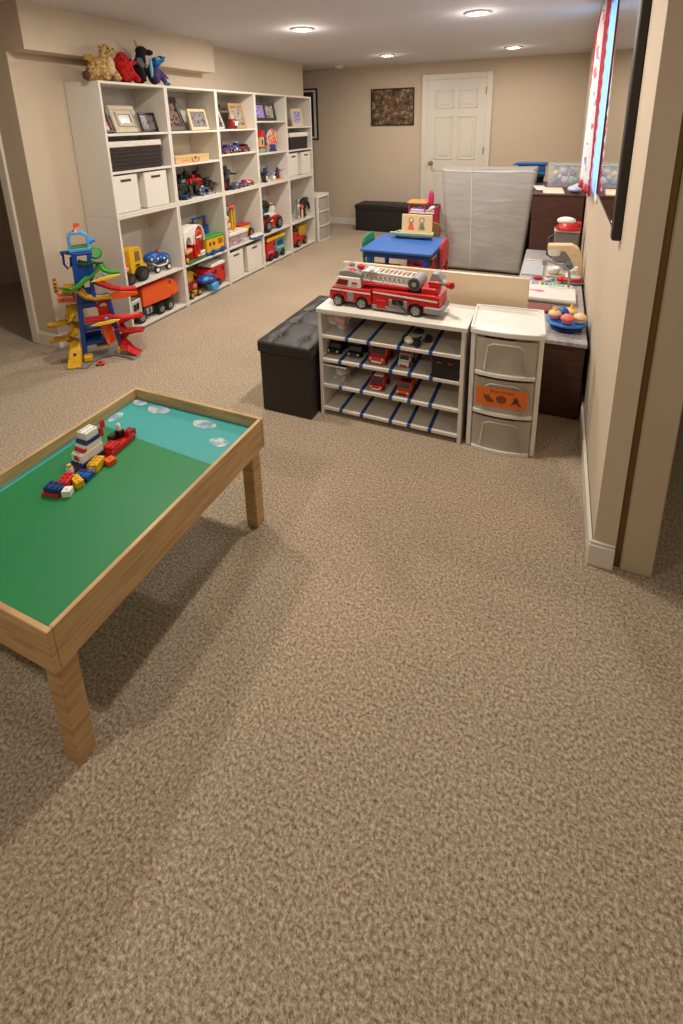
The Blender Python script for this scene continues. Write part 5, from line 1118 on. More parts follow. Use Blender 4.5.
b = MB(); b.b2(-0.135, 0.135, -0.014, 0.0, 0.0, 0.162, mat('tan_board_toy', (228, 196, 146), .55, vary=.05), 0.004); b.build('board', t)
def doll(b, x, dress, hair):
    b.ball((x, -0.014, 0.115), (0.024, 0.003, 0.024), hair); b.ball((x, -0.017, 0.108), (0.015, 0.003, 0.017), mat('doll_skin', (236, 200, 160), .6))
    b.prism([(x - 0.03, 0.03), (x + 0.03, 0.03), (x + 0.014, 0.09), (x - 0.014, 0.09)], -0.0165, -0.0142, dress)
b = MB(); doll(b, -0.05, mat('doll_coral', (230, 100, 70), .6), mat('doll_hair', (178, 124, 44), .6)); b.build('doll_picture', t, 'doll with coral dress')
b = MB(); doll(b, 0.045, mat('doll_brown', (150, 130, 110), .6), mat('doll_hair_grey', (130, 116, 100), .6)); b.ball((0.05, -0.018, 0.055), (0.012, 0.003, 0.014), GREEN); b.build('doll_picture', t, 'doll in brown with green patch')
# pink toy dollhouse behind
t = thing('pink_dollhouse', 'magenta and pink toy dollhouse behind the blue table, beside the covered rack', 'dollhouse', (-1.225, 4.95, 0))
b = MB(); b.b2(-0.14, 0.14, -0.1, 0.1, 0, 0.02, MAG, 0.004); b.b2(-0.14, -0.125, -0.1, 0.1, 0.02, 0.63, MAG, 0.003); b.b2(0.125, 0.14, -0.1, 0.1, 0.02, 0.66, mat('crimson_plastic', (196, 30, 60), .4), 0.003); b.b2(-0.125, 0.125, 0.085, 0.1, 0.02, 0.60, PINK); b.build('walls', t)
b = MB()
for z in (0.22, 0.42, 0.6): b.b2(-0.125, 0.125, -0.1, 0.085, z, z + 0.012, WPL)
b.split('floor_plate', t)
b = MB(); b.b2(-0.15, 0.05, -0.11, 0.08, 0.695, 0.715, mat('apricot_plastic', (240, 160, 80), .5), 0.006); b.cyl((-0.13, -0.09, 0.612), (-0.13, -0.09, 0.695), 0.008, MAG, seg=8); b.cyl((0.03, -0.09, 0.612), (0.03, -0.09, 0.695), 0.008, MAG, seg=8); b.build('apricot_canopy', t)
b = MB(); b.ball((0.07, 0.0, 0.74), (0.028, 0.02, 0.085), MAG); b.ball((0.03, 0, 0.70), (0.02, 0.02, 0.04), PINK); b.build('turret', t)
b = MB(); b.b2(-0.12, 0.02, -0.09, 0.0, 0.612, 0.64, mat('lilac_toy', (206, 190, 216), .5), 0.008); b.ball((-0.03, -0.05, 0.65), (0.03, 0.02, 0.014), mat('orchid_toy', (214, 110, 210), .5)); b.ball((0.09, -0.06, 0.65), (0.04, 0.03, 0.02), WPL, rot=(0, -0.6, 0)); b.build('balcony_furniture', t)

# ------------------------------------------------------------------ covered rack
t = thing('storage_rack', 'metal storage rack seen faintly inside the translucent cover', 'rack', (-0.63, 5.22, 0))
for sx in (-1, 1):
    for sy in (-1, 1): MB().cyl((sx * 0.36, sy * 0.17, 0), (sx * 0.40, sy * 0.17, 1.01), 0.010, SILV, seg=8).build('post', t)
for z in (0.12, 0.42, 0.72, 1.0):
    hw = 0.36 + 0.04 * z
    b = MB(); b.b2(-hw, hw, -0.18, 0.18, z - 0.006, z + 0.006, mat('rack_shelf', (150, 142, 132), .5)); b.build('rack_shelf', t)
t = thing('yellow_toy_bag', 'pale yellow item seen through the cover on the rack', 'toy', (-0.93, 5.10, 0.7265))
MB().ball((0, 0, 0.05), (0.05, 0.04, 0.05), mat('pale_yellow', (240, 200, 130), .7)).box((0, 0, 0.11), (0.03, 0.03, 0.06), MATS['pale_yellow'], 0.006).build('bag_body', t)
for k, (bx, w, hh, z, m) in enumerate([(-0.80, 0.2, 0.2, 0.4265, 'a'), (-0.5, 0.26, 0.2, 0.4265, 'b'), (-0.55, 0.3, 0.18, 0.7265, 'c'), (-0.7, 0.4, 0.22, 0.1265, 'd')]):
    t = thing('rack_box', ['grey-brown box on the middle left of the covered rack', 'pale box on the middle right of the covered rack', 'off-white box on the upper shelf of the covered rack', 'wide grey box on the bottom shelf of the covered rack'][k], 'box', (bx, 5.2, z))
    mm = mat('rack_box_' + m, [(160, 148, 134), (186, 176, 164), (196, 188, 176), (150, 142, 134)][k], .7)
    MB().b2(-w / 2, w / 2, -0.13, 0.13, 0, hh - 0.02, mm, 0.004).build('box_body', t); MB().b2(-w / 2 - 0.004, w / 2 + 0.004, -0.134, 0.134, hh - 0.0195, hh, mm, 0.003).build('box_lid', t)
# cover
cmat, nt, p, lk = new_mat('translucent_cover')
p.inputs['Base Color'].default_value = lin((196, 190, 182)); p.inputs['Roughness'].default_value = 0.33; p.inputs['Alpha'].default_value = 0.76; p.inputs['Specular IOR Level'].default_value = 0.5
tc = nt.nodes.new('ShaderNodeTexCoord'); wv = nt.nodes.new('ShaderNodeTexNoise'); wv.inputs['Scale'].default_value = 3.4; wv.inputs['Detail'].default_value = 3; wv.inputs['Distortion'].default_value = 0.6
mp = nt.nodes.new('ShaderNodeMapping'); mp.inputs['Scale'].default_value = (0.8, 1, 2.6); mp.inputs['Rotation'].default_value = (0, 0.5, 0)
bm_ = nt.nodes.new('ShaderNodeBump'); bm_.inputs['Strength'].default_value = 0.3; bm_.inputs['Distance'].default_value = 0.05
lk.new(tc.outputs['Object'], mp.inputs['Vector']); lk.new(mp.outputs['Vector'], wv.inputs['Vector']); lk.new(wv.outputs['Fac'], bm_.inputs['Height']); lk.new(bm_.outputs['Normal'], p.inputs['Normal'])
def cover(u, v):
    # around the perimeter u, down v
    hw = (0.442 - 0.085 * v) ; hd = 0.20
    per = [(-hw, -hd), (hw, -hd), (hw, hd), (-hw, hd)]
    s4 = (u % 1.0) * 4
    lens = s4 - int(s4); k = int(s4) % 4
    a, c = per[k], per[(k + 1) % 4]
    X = a[0] + (c[0] - a[0]) * lens; Y = a[1] + (c[1] - a[1]) * lens
    z = 1.035 - 1.015 * v
    z -= (0.012 * math.sin(PI * lens) if k in (0, 2) else 0.01) * (1 - v)
    nx, ny = [(0, -1), (1, 0), (0, 1), (-1, 0)][k]
    amp = 0.004 * math.sin(lens * PI) * (0.3 + v)
    w = math.sin(lens * 9 + v * 5) + 0.7 * math.sin(lens * 17 - v * 11 + 1) + 0.8 * math.sin(v * 16 + lens * 3)
    return Vector((X + nx * amp * w, Y + ny * amp * w, z))
cv = thing('rack_cover', 'creased translucent grey-white cover draped over the tall rack', 'cover', (-0.63, 5.22, 0))
b = MB(); b.grid(cover, 96, 40, cmat, closed_u=True)
b.grid(lambda u, v: Vector((-0.442 + 0.884 * u, -0.20 + 0.40 * v, 1.035 - 0.012 * math.sin(PI * u) - 0.02 * math.sin(PI * u) * math.sin(PI * v))), 24, 10, cmat)
b.build('cover_sheet', cv, solid=0.0015)
b = MB()
for x in (-0.15,): b.tube([tuple(cover((x + 0.442) / 0.884 * 0.25, q / 14) + Vector((0, -0.003, 0))) for q in range(15)], 0.003, WPL, 5)
b.tube([tuple(cover(q / 80, 0.02) + Vector((0, -0.003, 0.0))) for q in range(21)], 0.004, WPL, 5)
b.split('seam', cv, 'white piped seams')
b = MB(); b.b2(-0.40, 0.39, -0.20, -0.16, 0.0, 0.02, BLACKM); b.split('base_bar', t if False else cv, 'dark bar along the bottom')

# ------------------------------------------------------------------ dark cabinet and things on it
t = thing('dark_cabinet', 'dark brown cabinet beside the covered rack against the right wall', 'cabinet', (-0.18, 4.387, 0))
b = MB(); b.b2(0, 0.385, 0, 0.76, 0.0, 0.882, ESPRESSO, 0.003); b.build('cabinet_body', t)
MB().b2(-0.002, 0.387, -0.004, 0.765, 0.8825, 0.90, ESPRESSO, 0.003).build('cabinet_top', t)
t = thing('paper_stack', 'flat pale papers on the front of the dark cabinet', 'papers', (-0.005, 4.45, 0.9005), 0.05)
b = MB(); b.b2(-0.10, 0.06, -0.04, 0.32, 0, 0.006, mat('cream_paper', (228, 208, 182), .8)); b.box((-0.12, 0.25, 0.009), (0.09, 0.3, 0.004), WPL, 0, (0, 0, 0.1)); b.build('paper_sheets', t)
t = thing('folded_cloth', 'crumpled pale blue and lilac bag beside the papers on the dark cabinet', 'bag', (0.135, 4.52, 0.9005))
b = MB(); LIL = mat('lilac_film', (190, 196, 226), .4)
b.ball((0, 0.0, 0.03), (0.06, 0.07, 0.03), LIL); b.ball((0.02, 0.02, 0.045), (0.035, 0.04, 0.03), mat('sky_film', (140, 180, 232), .4)); b.ball((-0.03, -0.02, 0.03), (0.03, 0.03, 0.02), LIL); b.build('bag_body', t, remesh=0.008)
t = thing('blue_storage_tub', 'blue lidded tub on a black base behind the covered rack and clear bin', 'storage bin', (-0.26, 5.60, 0.8305))
b = MB(); TB = mat('tub_blue', (34, 92, 170), .4); b.b2(-0.14, 0.13, -0.06, 0.095, 0.075, 0.2, TB, 0.01); b.build('tub_body', t)
b = MB(); b.prism([(-0.19, 0.2), (0.15, 0.2), (0.15, 0.222), (-0.14, 0.222)], -0.07, 0.1, TB, bev=0.005); b.build('tub_lid', t)
b = MB(); b.b2(-0.115, 0.12, -0.055, 0.09, 0.0, 0.0745, BLACKM, 0.004); b.b2(-0.121, 0.131, -0.062, -0.060, 0.115, 0.13, TEAL); b.build('tub_base', t, 'black base')
t = thing('clear_storage_bin', 'clear bin of blue, white and green cups on the dark cabinet', 'storage bin', (0.045, 4.50 + 0.06, 0.9005))
t.location = (0.058, 4.90, 0.9005)
b = MB(); w = 0.145; h = 0.185; d = 0.2
b.b2(-w, w, -0.03, -0.027, 0, h, CLEAR); b.b2(-w, w, d - 0.003, d, 0, h, CLEAR); b.b2(-w, -w + .003, -0.027, d - .003, 0, h, CLEAR); b.b2(w - .003, w, -0.027, d - .003, 0, h, CLEAR); b.b2(-w + .003, w - .003, -0.027, d - .003, 0, 0.003, CLEAR); b.build('bin_body', t)
b = MB(); b.b2(-w - 0.006, w + 0.006, -0.036, d + 0.004, h, h + 0.014, mat('clear_lid', (196, 212, 214), .2, alpha=.55), 0.003); b.build('bin_lid', t)
r = random.Random(4); b = MB(); pal = [mat('soft_lilac', (206, 200, 226), .5), mat('soft_blue', (90, 130, 190), .5), mat('mint', (120, 200, 160), .5), WPL, mat('soft_teal', (90, 170, 180), .5), mat('soft_cream', (230, 216, 180), .5)]
for (x, z, q, k) in [(-0.02, 0.145, 0.042, 0), (-0.09, 0.045, 0.033, 1), (0.0, 0.06, 0.036, 0), (0.06, 0.12, 0.03, 1), (0.045, 0.05, 0.03, 2), (-0.08, 0.12, 0.03, 5), (0.09, 0.06, 0.028, 4), (0.08, 0.15, 0.026, 3), (-0.05, 0.09, 0.025, 3)]:
    b.ball((x, r.uniform(0.02, 0.03), max(z, q + .005)), q, pal[k], seg=12)
for k in range(24): b.ball((r.uniform(-0.085, 0.085), r.uniform(0.04, 0.09), r.uniform(0.04, 0.16)), 0.03, r.choice(pal), seg=10)
b.build('cups_inside', t, 'blue, white and green cups inside')['kind'] = 'stuff'

t = thing('low_side_cabinet', 'dark low cabinet behind the covered rack, almost hidden, carrying the blue tub', 'cabinet', (-0.45, 5.46, 0))
MB().b2(0, 0.62, 0, 0.42, 0, 0.812, ESPRESSO, 0.003).build('cabinet_body', t); MB().b2(-0.003, 0.623, -0.004, 0.424, 0.8125, 0.83, ESPRESSO, 0.003).build('cabinet_top', t)
# ------------------------------------------------------------------ grey-topped play counter
CT = speckle('grey_laminate', [(0.35, (146, 142, 142)), (0.6, (182, 178, 176))], 60, 0.35)
t = thing('play_counter', 'low dark brown counter with grey top along the right wall', 'counter', (-0.19, 2.53, 0))
L_ = 4.375 - 2.53
b = MB(); b.b2(0.0, 0.385, 0.0, L_, 0.0, 0.405, ESPRESSO, 0.003); b.build('counter_body', t)
MB().b2(-0.004, 0.392, -0.012, L_ + 0.004, 0.4055, 0.43, CT, 0.004).build('countertop', t, 'speckled grey top')
CTZ = 0.4305
# cupcake set
t = thing('cupcake_stand', 'blue round toy stand carrying pretend cupcakes at the near end of the counter', 'toy', (0.105, 2.70, CTZ))
b = MB(); b.lathe([(0.075, 0.0), (0.08, 0.012), (0.06, 0.022)], (0, 0, 0), NAVY, 28); b.lathe([(0.06, 0.022), (0.098, 0.034), (0.102, 0.044), (0.092, 0.046), (0.05, 0.04), (0.01, 0.04)], (0, 0, 0), mat('bright_blue_plastic', (40, 120, 200), .35), 28); b.build('stand', t)
cup = None
spots = [(-0.06, -0.005, 'pale cupcake with yellow top at left of the blue stand', YEL, PINK), (0.0, -0.055, 'pink and coral cupcake at the front of the blue stand', mat('coral_icing', (236, 130, 110), .5), PINK), (0.06, -0.02, 'large cream cupcake at right of the blue stand', mat('cream_icing', (240, 206, 160), .5), CREAM), (0.02, 0.055, 'small cupcake with yellow top at the back of the blue stand', YEL, CREAM), (-0.02, 0.04, 'blue-topped cupcake at the back of the blue stand', BLUE, CREAM)]
for (x, y, lb, top, basem) in spots:
    k = thing('toy_cupcake', lb, 'toy cupcake', (0.105 + x, 2.70 + y, CTZ + 0.0465), 0, 'pretend cupcakes')
    MB().lathe([(0.021, 0), (0.028, 0.018), (0.02, 0.018)], (0, 0, 0), basem, 16).build('cupcake_base', k)
    MB().lathe([(0.027, 0.0185), (0.034, 0.026), (0.030, 0.038), (0.016, 0.048), (0.002, 0.052)], (0, 0, 0), top if top is not YEL else mat('pale_icing', (236, 200, 150), .5), 18).build('icing', k)
    if top is YEL: MB().cyl((0, 0, 0.05), (0, 0, 0.068), 0.016, YEL, 0.004, seg=5).build('yellow_star', k)
# white play sink tray and sticks
t = thing('white_play_tray', 'long white toy tray with pink spoon print across the counter', 'toy tray', (0.0, 3.04, CTZ))
b = MB(); b.b2(-0.16, 0.158, -0.005, 0.25, 0.018, 0.04, WPL, 0.012, seg=3); b.b2(-0.14, 0.14, 0.02, 0.23, 0.0, 0.0175, WPL, 0.004); b.build('tray_body', t)
b = MB(); b.ball((-0.05, 0.12, 0.0405), (0.032, 0.022, 0.002), PINK); b.b2(-0.15, -0.07, 0.115, 0.13, 0.0395, 0.0415, PINK); b.build('pink_print', t, 'pink spoon print')
t = thing('red_play_box', 'flat red and brown play box under the white tray', 'toy', (-0.06, 2.90, CTZ))
b = MB(); b.b2(-0.12, 0.09, -0.02, 0.09, 0, 0.02, mat('brick_red_box', (130, 60, 56), .5), 0.004); b.build('box_base', t); MB().b2(-0.12, -0.095, -0.022, 0.09, 0.0205, 0.035, ORANGE, 0.003).build('orange_tab', t)
t = thing('number_strip', 'cream strip with green and teal squares behind the white tray', 'toy', (0.03, 3.34, CTZ), -0.03)
b = MB(); b.b2(-0.09, 0.115, -0.025, 0.035, 0, 0.03, CREAM, 0.004); b.build('strip_base', t)
b = MB()
for k, m in enumerate([GREEN, TEAL, mat('sea_green', (110, 190, 170), .5), MATS['sea_green'], MATS['mint'], MATS['sea_green']]): b.b2(-0.075 + k * 0.024, -0.056 + k * 0.024, -0.018, 0.025, 0.0295, 0.033, m, 0.002)
b.split('coloured_square', t)
t = thing('lilac_cloth', 'pale lilac folded sheet on the counter beside the cream strip', 'paper', (-0.13, 3.33, CTZ)); MB().b2(-0.055, 0.03, -0.03, 0.12, 0, 0.012, mat('lilac_paper', (204, 202, 220), .7), 0.003).build('sheet', t)
t = thing('toy_faucet', 'grey curved toy faucet rising from the counter', 'toy faucet', (0.118, 3.31, CTZ))
b = MB(); b.cyl((0, 0, 0), (0, 0, 0.025), 0.018, GREYP, seg=14); b.tube([(0, 0, 0.02), (0, 0.0, 0.09), (-0.006, 0.0, 0.135), (-0.035, 0.0, 0.165), (-0.08, 0, 0.18), (-0.125, 0.0, 0.195), (-0.15, 0, 0.19)], 0.0085, GREYP, 10); b.cyl((-0.15, 0, 0.20), (-0.152, 0, 0.165), 0.014, GREYP, seg=10); b.build('spout', t)
t = thing('silver_play_sheet', 'large pale silver mat lying on the far left of the counter', 'mat', (-0.10, 3.85, CTZ)); b = MB(); b.b2(-0.085, 0.06, -0.24, 0.15, 0, 0.01, mat('silver_mat', (188, 188, 192), .35), 0.003); b.build('mat_sheet', t)
MB().b2(-0.08, 0.05, 0.12, 0.14, 0.0105, 0.018, CREAM, 0.002).build('mat_edge', t)
t = thing('red_toy_phone', 'red and white toy handset on the counter left of the faucet', 'toy', (-0.01, 3.53, CTZ), 0.1)
b = MB(); b.ball((-0.06, 0, 0.012), (0.035, 0.014, 0.012), RED); b.build('handset', t); b = MB(); b.ball((0.0, -0.02, 0.012), (0.02, 0.02, 0.012), WPL); b.ball((0.0, -0.02, 0.024), (0.008, 0.008, 0.005), RED); b.ball((0.035, -0.0, 0.01), (0.014, 0.014, 0.01), LBLUE); b.build('dial', t)
# toy sewing/coffee machine
t = thing('toy_mixer', 'beige curved toy kitchen mixer with red and white base by the wall', 'toy appliance', (0.088, 3.62, CTZ)); t.scale = (1.08, 1.0, 1.0)
BEIP = mat('beige_plastic', (222, 196, 156), .4)
b = MB(); b.prism([(-0.105, 0.225), (0.035, 0.235), (0.075, 0.21), (0.1, 0.15), (0.11, 0.06), (0.11, 0.0), (0.055, 0.0), (0.055, 0.07), (0.03, 0.14), (0.0, 0.185), (-0.105, 0.185)], 0.0, 0.075, BEIP, bev=0.006); b.build('mixer_arm', t)
b = MB(); b.cyl((-0.065, 0.03, 0.195), (-0.065, 0.03, 0.15), 0.042, WPL, 0.034, seg=18); b.build('mixer_head', t)
b = MB(); b.b2(-0.1, 0.05, -0.01, 0.09, 0.0, 0.012, BEIP, 0.004); b.lathe([(0.03, 0.012), (0.042, 0.06), (0.038, 0.06), (0.026, 0.016)], (-0.06, 0.035, 0), WPL, 16); b.build('mixer_base', t)
b = MB(); b.ball((0.02, 0.0, 0.085), (0.03, 0.014, 0.034), TEAL, rot=(0, 0.5, 0)); b.ball((0.018, -0.014, 0.092), (0.016, 0.006, 0.010), RED); b.build('dial_badge', t)
b = MB();
for k in range(2): b.ball((0.045 + 0.012 * k, -0.001, 0.165 - k * 0.002), (0.003, 0.002, 0.003), DGREY)
b.split('arm_dot', t)
t = thing('toy_iron', 'red and white toy iron with grey sole on the counter by the wall', 'toy appliance', (0.125, 3.49, CTZ), 0.05)
b = MB(); b.ball((0.02, 0, 0.012), (0.075, 0.035, 0.012), GREYP); b.build('sole', t); b = MB(); b.ball((0.015, 0, 0.03), (0.07, 0.03, 0.016), RED); b.ball((-0.05, 0, 0.026), (0.03, 0.026, 0.018), RED); b.build('red_body', t)
b = MB(); b.ball((0.02, 0, 0.05), (0.05, 0.024, 0.018), WPL); b.tube([(-0.02, 0, 0.05), (-0.01, 0, 0.085), (0.03, 0, 0.1), (0.05, 0, 0.055)], 0.009, WPL); b.ball((0.035, 0, 0.105), (0.014, 0.014, 0.02), WPL); b.build('handle', t)
# grey toy bin with helmet
t = thing('grey_toy_appliance', 'silver-grey box-shaped toy appliance standing on the counter before the dark cabinet', 'toy appliance', (0.095, 4.02, CTZ))
b = MB(); b.prism([(-0.085, 0.0), (0.085, 0.0), (0.088, 0.235), (-0.088, 0.235)], 0.0, 0.12, mat('appliance_grey', (134, 128, 124), .35, metal=.3), bev=0.01); b.build('appliance_body', t)
b = MB(); b.b2(-0.088, 0.088, -0.004, 0.124, 0.235, 0.255, mat('pale_lilac_plastic', (208, 202, 214), .4), 0.006); b.build('appliance_top', t)
b = MB(); b.tube([(-0.088, 0.02, 0.03), (-0.125, 0.02, 0.05), (-0.125, 0.02, 0.18), (-0.088, 0.02, 0.21)], 0.008, DGREY); b.build('side_handle', t)
t = thing('red_white_toy_hat', 'red and white toy piece on top of the grey toy appliance', 'toy', (0.10, 4.06, CTZ + 0.2555))
b = MB(); b.lathe([(0.088, 0.0), (0.092, 0.012), (0.07, 0.026), (0.066, 0.05)], (0, 0, 0), RED, 26); b.build('red_brim', t)
b = MB(); b.ball((-0.015, 0, 0.062), (0.068, 0.055, 0.03), WPL); b.build('white_crown', t); b = MB(); b.b2(0.05, 0.088, -0.03, 0.03, 0.02, 0.06, RED, 0.01); b.build('red_clip', t)

# ------------------------------------------------------------------ train table
TX0, TX1, TY0, TY1 = -1.55, -0.93, 0.50, 1.378
t = thing('train_table', 'low wood-rimmed play table with green and teal board in the left foreground', 'play table', ((TX0 + TX1) / 2, (TY0 + TY1) / 2, 0))
hx_, hy_ = (TX1 - TX0) / 2, (TY1 - TY0) / 2
b = MB(); z0, z1 = 0.33, 0.45; w = 0.014
b.b2(-hx_, hx_, -hy_, -hy_ + w, z0, z1, PINE, 0.002); b.b2(-hx_, hx_, hy_ - w, hy_, z0, z1, PINE, 0.002); b.b2(-hx_, -hx_ + w, -hy_ + w, hy_ - w, z0, z1, PINE, 0.002); b.b2(hx_ - w, hx_, -hy_ + w, hy_ - w, z0, z1, PINE, 0.002)
b.build('wooden_rim', t, 'pale wooden rim')
GB = mat('board_green', (18, 118, 62), 0.5, vary=0.04, vscale=6); TEB = mat('board_teal', (52, 152, 148), 0.5, vary=0.03, vscale=6)
yb = 1.165 - (TY0 + TY1) / 2
MB().b2(-hx_ + w, hx_ - w, -hy_ + w, hy_ - w, 0.395, 0.408, TEB).build('teal_board', t, 'teal water end of the board')
MB().prism([(-hx_ + w + 0.022, -hy_ + w + .02), (hx_ - w - .02, -hy_ + w + .02), (hx_ - w - .02, yb - 0.035), (0.0, yb - 0.02), (-hx_ + w + 0.022, yb)], 0.408, 0.4095, GB, plane='xy').build('green_field', t, 'green field on the board')
CLD = speckle('cloud_print', [(0.4, (110, 150, 170)), (0.5, (160, 180, 180)), (0.62, (196, 196, 188))], 30, .6)
b = MB()
for (cx, cy, ra, rb) in ((-1.497, 1.34, 0.034, 0.017), (-1.385, 1.325, 0.052, 0.026), (-1.508, 1.225, 0.022, 0.034), (-1.15, 1.31, 0.05, 0.026), (-1.03, 1.24, 0.04, 0.024)):
    b.prism([(cx - (TX0 + TX1) / 2 + ra * math.cos(a) * (1 + .08 * math.sin(3 * a)), cy - (TY0 + TY1) / 2 + rb * math.sin(a)) for a in [2 * PI * i / 24 for i in range(24)]], 0.408, 0.4092, CLD, plane='xy')
b.split('cloud_print', t, 'white cloud prints')
for sx in (-1, 1):
    for sy in (-1, 1): MB().b2(sx * (hx_ - 0.04) - 0.025, sx * (hx_ - 0.04) + 0.025, sy * (hy_ - 0.04) - 0.025, sy * (hy_ - 0.04) + 0.025, 0, 0.3945, PINE, 0.003).build('leg', t)
ZT = 0.41
# brick boat on the table: long axis away from camera
def bfig(name, label, cat, x, y, rz, parts, group='brick toys on the play table', sc_=(1, 1, 1)):
    t = thing(name, label, cat, (x, y, ZT), rz, group); t.scale = sc_
    for n, bl, lb in parts:
        b = MB()
        for (cx, cy, z, w, d, h, m) in bl:
            b.b2(cx - w / 2, cx + w / 2, cy - d / 2, cy + d / 2, z, z + h, m, 0.0012)
        # studs on the topmost block
        cx, cy, z, w, d, h, m = bl[-1]
        for i in range(max(1, int(w / .016))):
            for j in range(max(1, int(d / .016))):
                px_ = cx - w / 2 + w * (i + .5) / max(1, int(w / .016)); py_ = cy - d / 2 + d * (j + .5) / max(1, int(d / .016))
                b.cyl((px_, py_, z + h), (px_, py_, z + h + .003), .0045, m, seg=8)
        (b.split if n == 'engine' else b.build)(n, t, lb)
    return t
bfig('brick_boat', 'white and blue brick boat with red fin standing on the green board', 'toy boat', -1.376, 0.99, -0.02, sc_=(0.95, 0.68, 1.15), parts=[
    ('hull', [(0, 0, 0, 0.05, 0.13, 0.012, RED), (0, 0, 0.012, 0.056, 0.14, 0.010, NAVY)], 'red and navy hull'),
    ('lower_deck', [(0, 0.0, 0.022, 0.05, 0.125, 0.026, WPL)], None),
    ('red_window', [(0, -0.061, 0.028, 0.026, 0.006, 0.014, RED)], 'red bow window'),
    ('cabin', [(0, 0.012, 0.048, 0.046, 0.10, 0.020, WPL), (0, -0.035, 0.05, 0.048, 0.02, 0.012, RED), (0, 0.014, 0.068, 0.05, 0.085, 0.012, NAVY), (0, 0.018, 0.08, 0.044, 0.07, 0.022, WPL)], None),
    ('tail_fin', [(0.012, 0.075, 0.06, 0.012, 0.02, 0.03, RED), (0.012, 0.09, 0.085, 0.012, 0.02, 0.022, RED)], 'red tail fin')])
bfig('brick_speedboat', 'red brick boat carrying a dark rider, right of the white brick boat', 'toy boat', -1.347, 1.09, 0.12, sc_=(1.05, 0.78, 1.2), parts=[
    ('hull', [(0, 0, 0, 0.045, 0.15, 0.018, RED), (0, 0.08, 0.004, 0.03, 0.03, 0.02, DRED), (0, -0.045, 0.018, 0.04, 0.05, 0.010, RED)], None),
    ('rider', [(-0.012, 0.03, 0.018, 0.024, 0.03, 0.022, BLACK), (-0.012, 0.03, 0.04, 0.014, 0.014, 0.02, WPL)], 'dark rider with white head'),
    ('engine', [(-0.02, -0.005, 0.018, 0.02, 0.03, 0.02, BLACK), (0.012, 0.045, 0.018, 0.018, 0.018, 0.018, RED)], None)])
bfig('brick_block', 'yellow brick with printed face beside the white boat', 'toy brick', -1.325, 0.975, 0.3, [('brick', [(0, 0, 0, 0.034, 0.05, 0.030, YEL)], None), ('face_print', [(0, -0.0255, 0.008, 0.02, 0.001, 0.012, WPL)], 'white printed face')])
bfig('brick_block', 'flat blue brick in front of the white boat', 'toy brick', -1.323, 0.925, 0.15, [('brick', [(0, 0, 0, 0.05, 0.032, 0.019, BLUE)], None)])
bfig('brick_block', 'long yellow brick near the blue one', 'toy brick', -1.318, 0.895, -0.3, [('brick', [(0, 0, 0, 0.05, 0.024, 0.022, YEL)], None)])
bfig('brick_block', 'red arched brick at the near edge of the brick pile', 'toy brick', -1.345, 0.878, 0.4, [('brick', [(0, 0, 0, 0.032, 0.05, 0.03, RED)], None)])
bfig('brick_block', 'blue and red brick nearest the left edge of the pile', 'toy brick', -1.352, 0.838, 0.2, [('brick', [(0, 0, 0, 0.06, 0.034, 0.010, RED), (0.004, 0.004, 0.010, 0.056, 0.034, 0.018, NAVY)], None)])
bfig('brick_block', 'white brick next to the blue and red one', 'toy brick', -1.305, 0.85, 0.5, [('brick', [(0, 0, 0, 0.026, 0.026, 0.022, WPL)], None)])
bfig('brick_block', 'orange brick behind the yellow printed one', 'toy brick', -1.302, 1.01, -0.2, [('brick', [(0, 0, 0, 0.03, 0.03, 0.018, ORANGE)], None)])
t = thing('brick_figure', 'tiny pale brick figure standing at the left of the blue brick', 'toy figure', (-1.372, 0.915, ZT), 0.2, 'brick toys on the play table')
b = MB(); b.b2(-0.009, 0.009, -0.006, 0.006, 0, 0.016, TAN, 0.001); b.prism([(-0.011, 0.016), (0.011, 0.016), (0.008, 0.031), (-0.008, 0.031)], -0.006, 0.006, WPL); b.build('body', t)
MB().cyl((0, 0, 0.032), (0, 0, 0.043), 0.0065, mat('figure_yellow', (232, 180, 110), .5), seg=12).build('head', t)

# ------------------------------------------------------------------ toy race tower
t = thing('toy_car_tower', 'tall blue toy car tower with red, green and yellow ramps beside the bookcases', 'toy race track', (-2.752, 2.256, 0), math.radians(50.7))
def col(name, pts, w, d, m, lb=None):
    b = MB()
    for a, c in zip(pts[:-1], pts[1:]):
        A = Vector((a[0], 0, a[1])); Cc = Vector((c[0], 0, c[1])); L = (Cc - A).length; ang = math.atan2(Cc.x - A.x, Cc.z - A.z)
        for y in (-d, d): b.box(((A.x + Cc.x) / 2, y, (A.z + Cc.z) / 2), (w, 0.018, L + 0.008), m, 0.003, (0, ang, 0))
    b.split(name, t, lb)
col('tower_post', [(-0.104, 0.735), (-0.118, 0.40), (-0.136, 0.02)], 0.03, 0.06, mat('tower_blue', (10, 66, 148), .4))
col('tower_post', [(-0.02, 0.725), (-0.03, 0.50), (-0.025, 0.40)], 0.024, 0.06, MATS['tower_blue'])
col('tower_post', [(0.055, 0.40), (0.085, 0.06)], 0.026, 0.06, MATS['tower_blue'])
b = MB(); TB_ = MATS['tower_blue']
b.b2(-0.125, -0.005, -0.06, 0.06, 0.56, 0.65, TB_, 0.004); b.b2(-0.13, 0.06, -0.06, 0.06, 0.39, 0.41, TB_, 0.003); b.b2(-0.13, -0.02, -0.06, -0.045, 0.36, 0.50, TB_, 0.006); b.b2(-0.12, -0.075, -0.05, 0.05, 0.43, 0.56, TB_, 0.004)
b.b2(-0.13, 0.07, -0.055, 0.055, 0.20, 0.215, TB_, 0.003); b.b2(-0.13, 0.08, -0.06, 0.06, 0.10, 0.125, TB_, 0.003); b.b2(-0.13, -0.02, 0.03, 0.05, 0.11, 0.16, NAVY); b.b2(-0.12, 0.0, -0.07, 0.07, 0.715, 0.735, TB_, 0.004)
b.split('tower_deck', t)
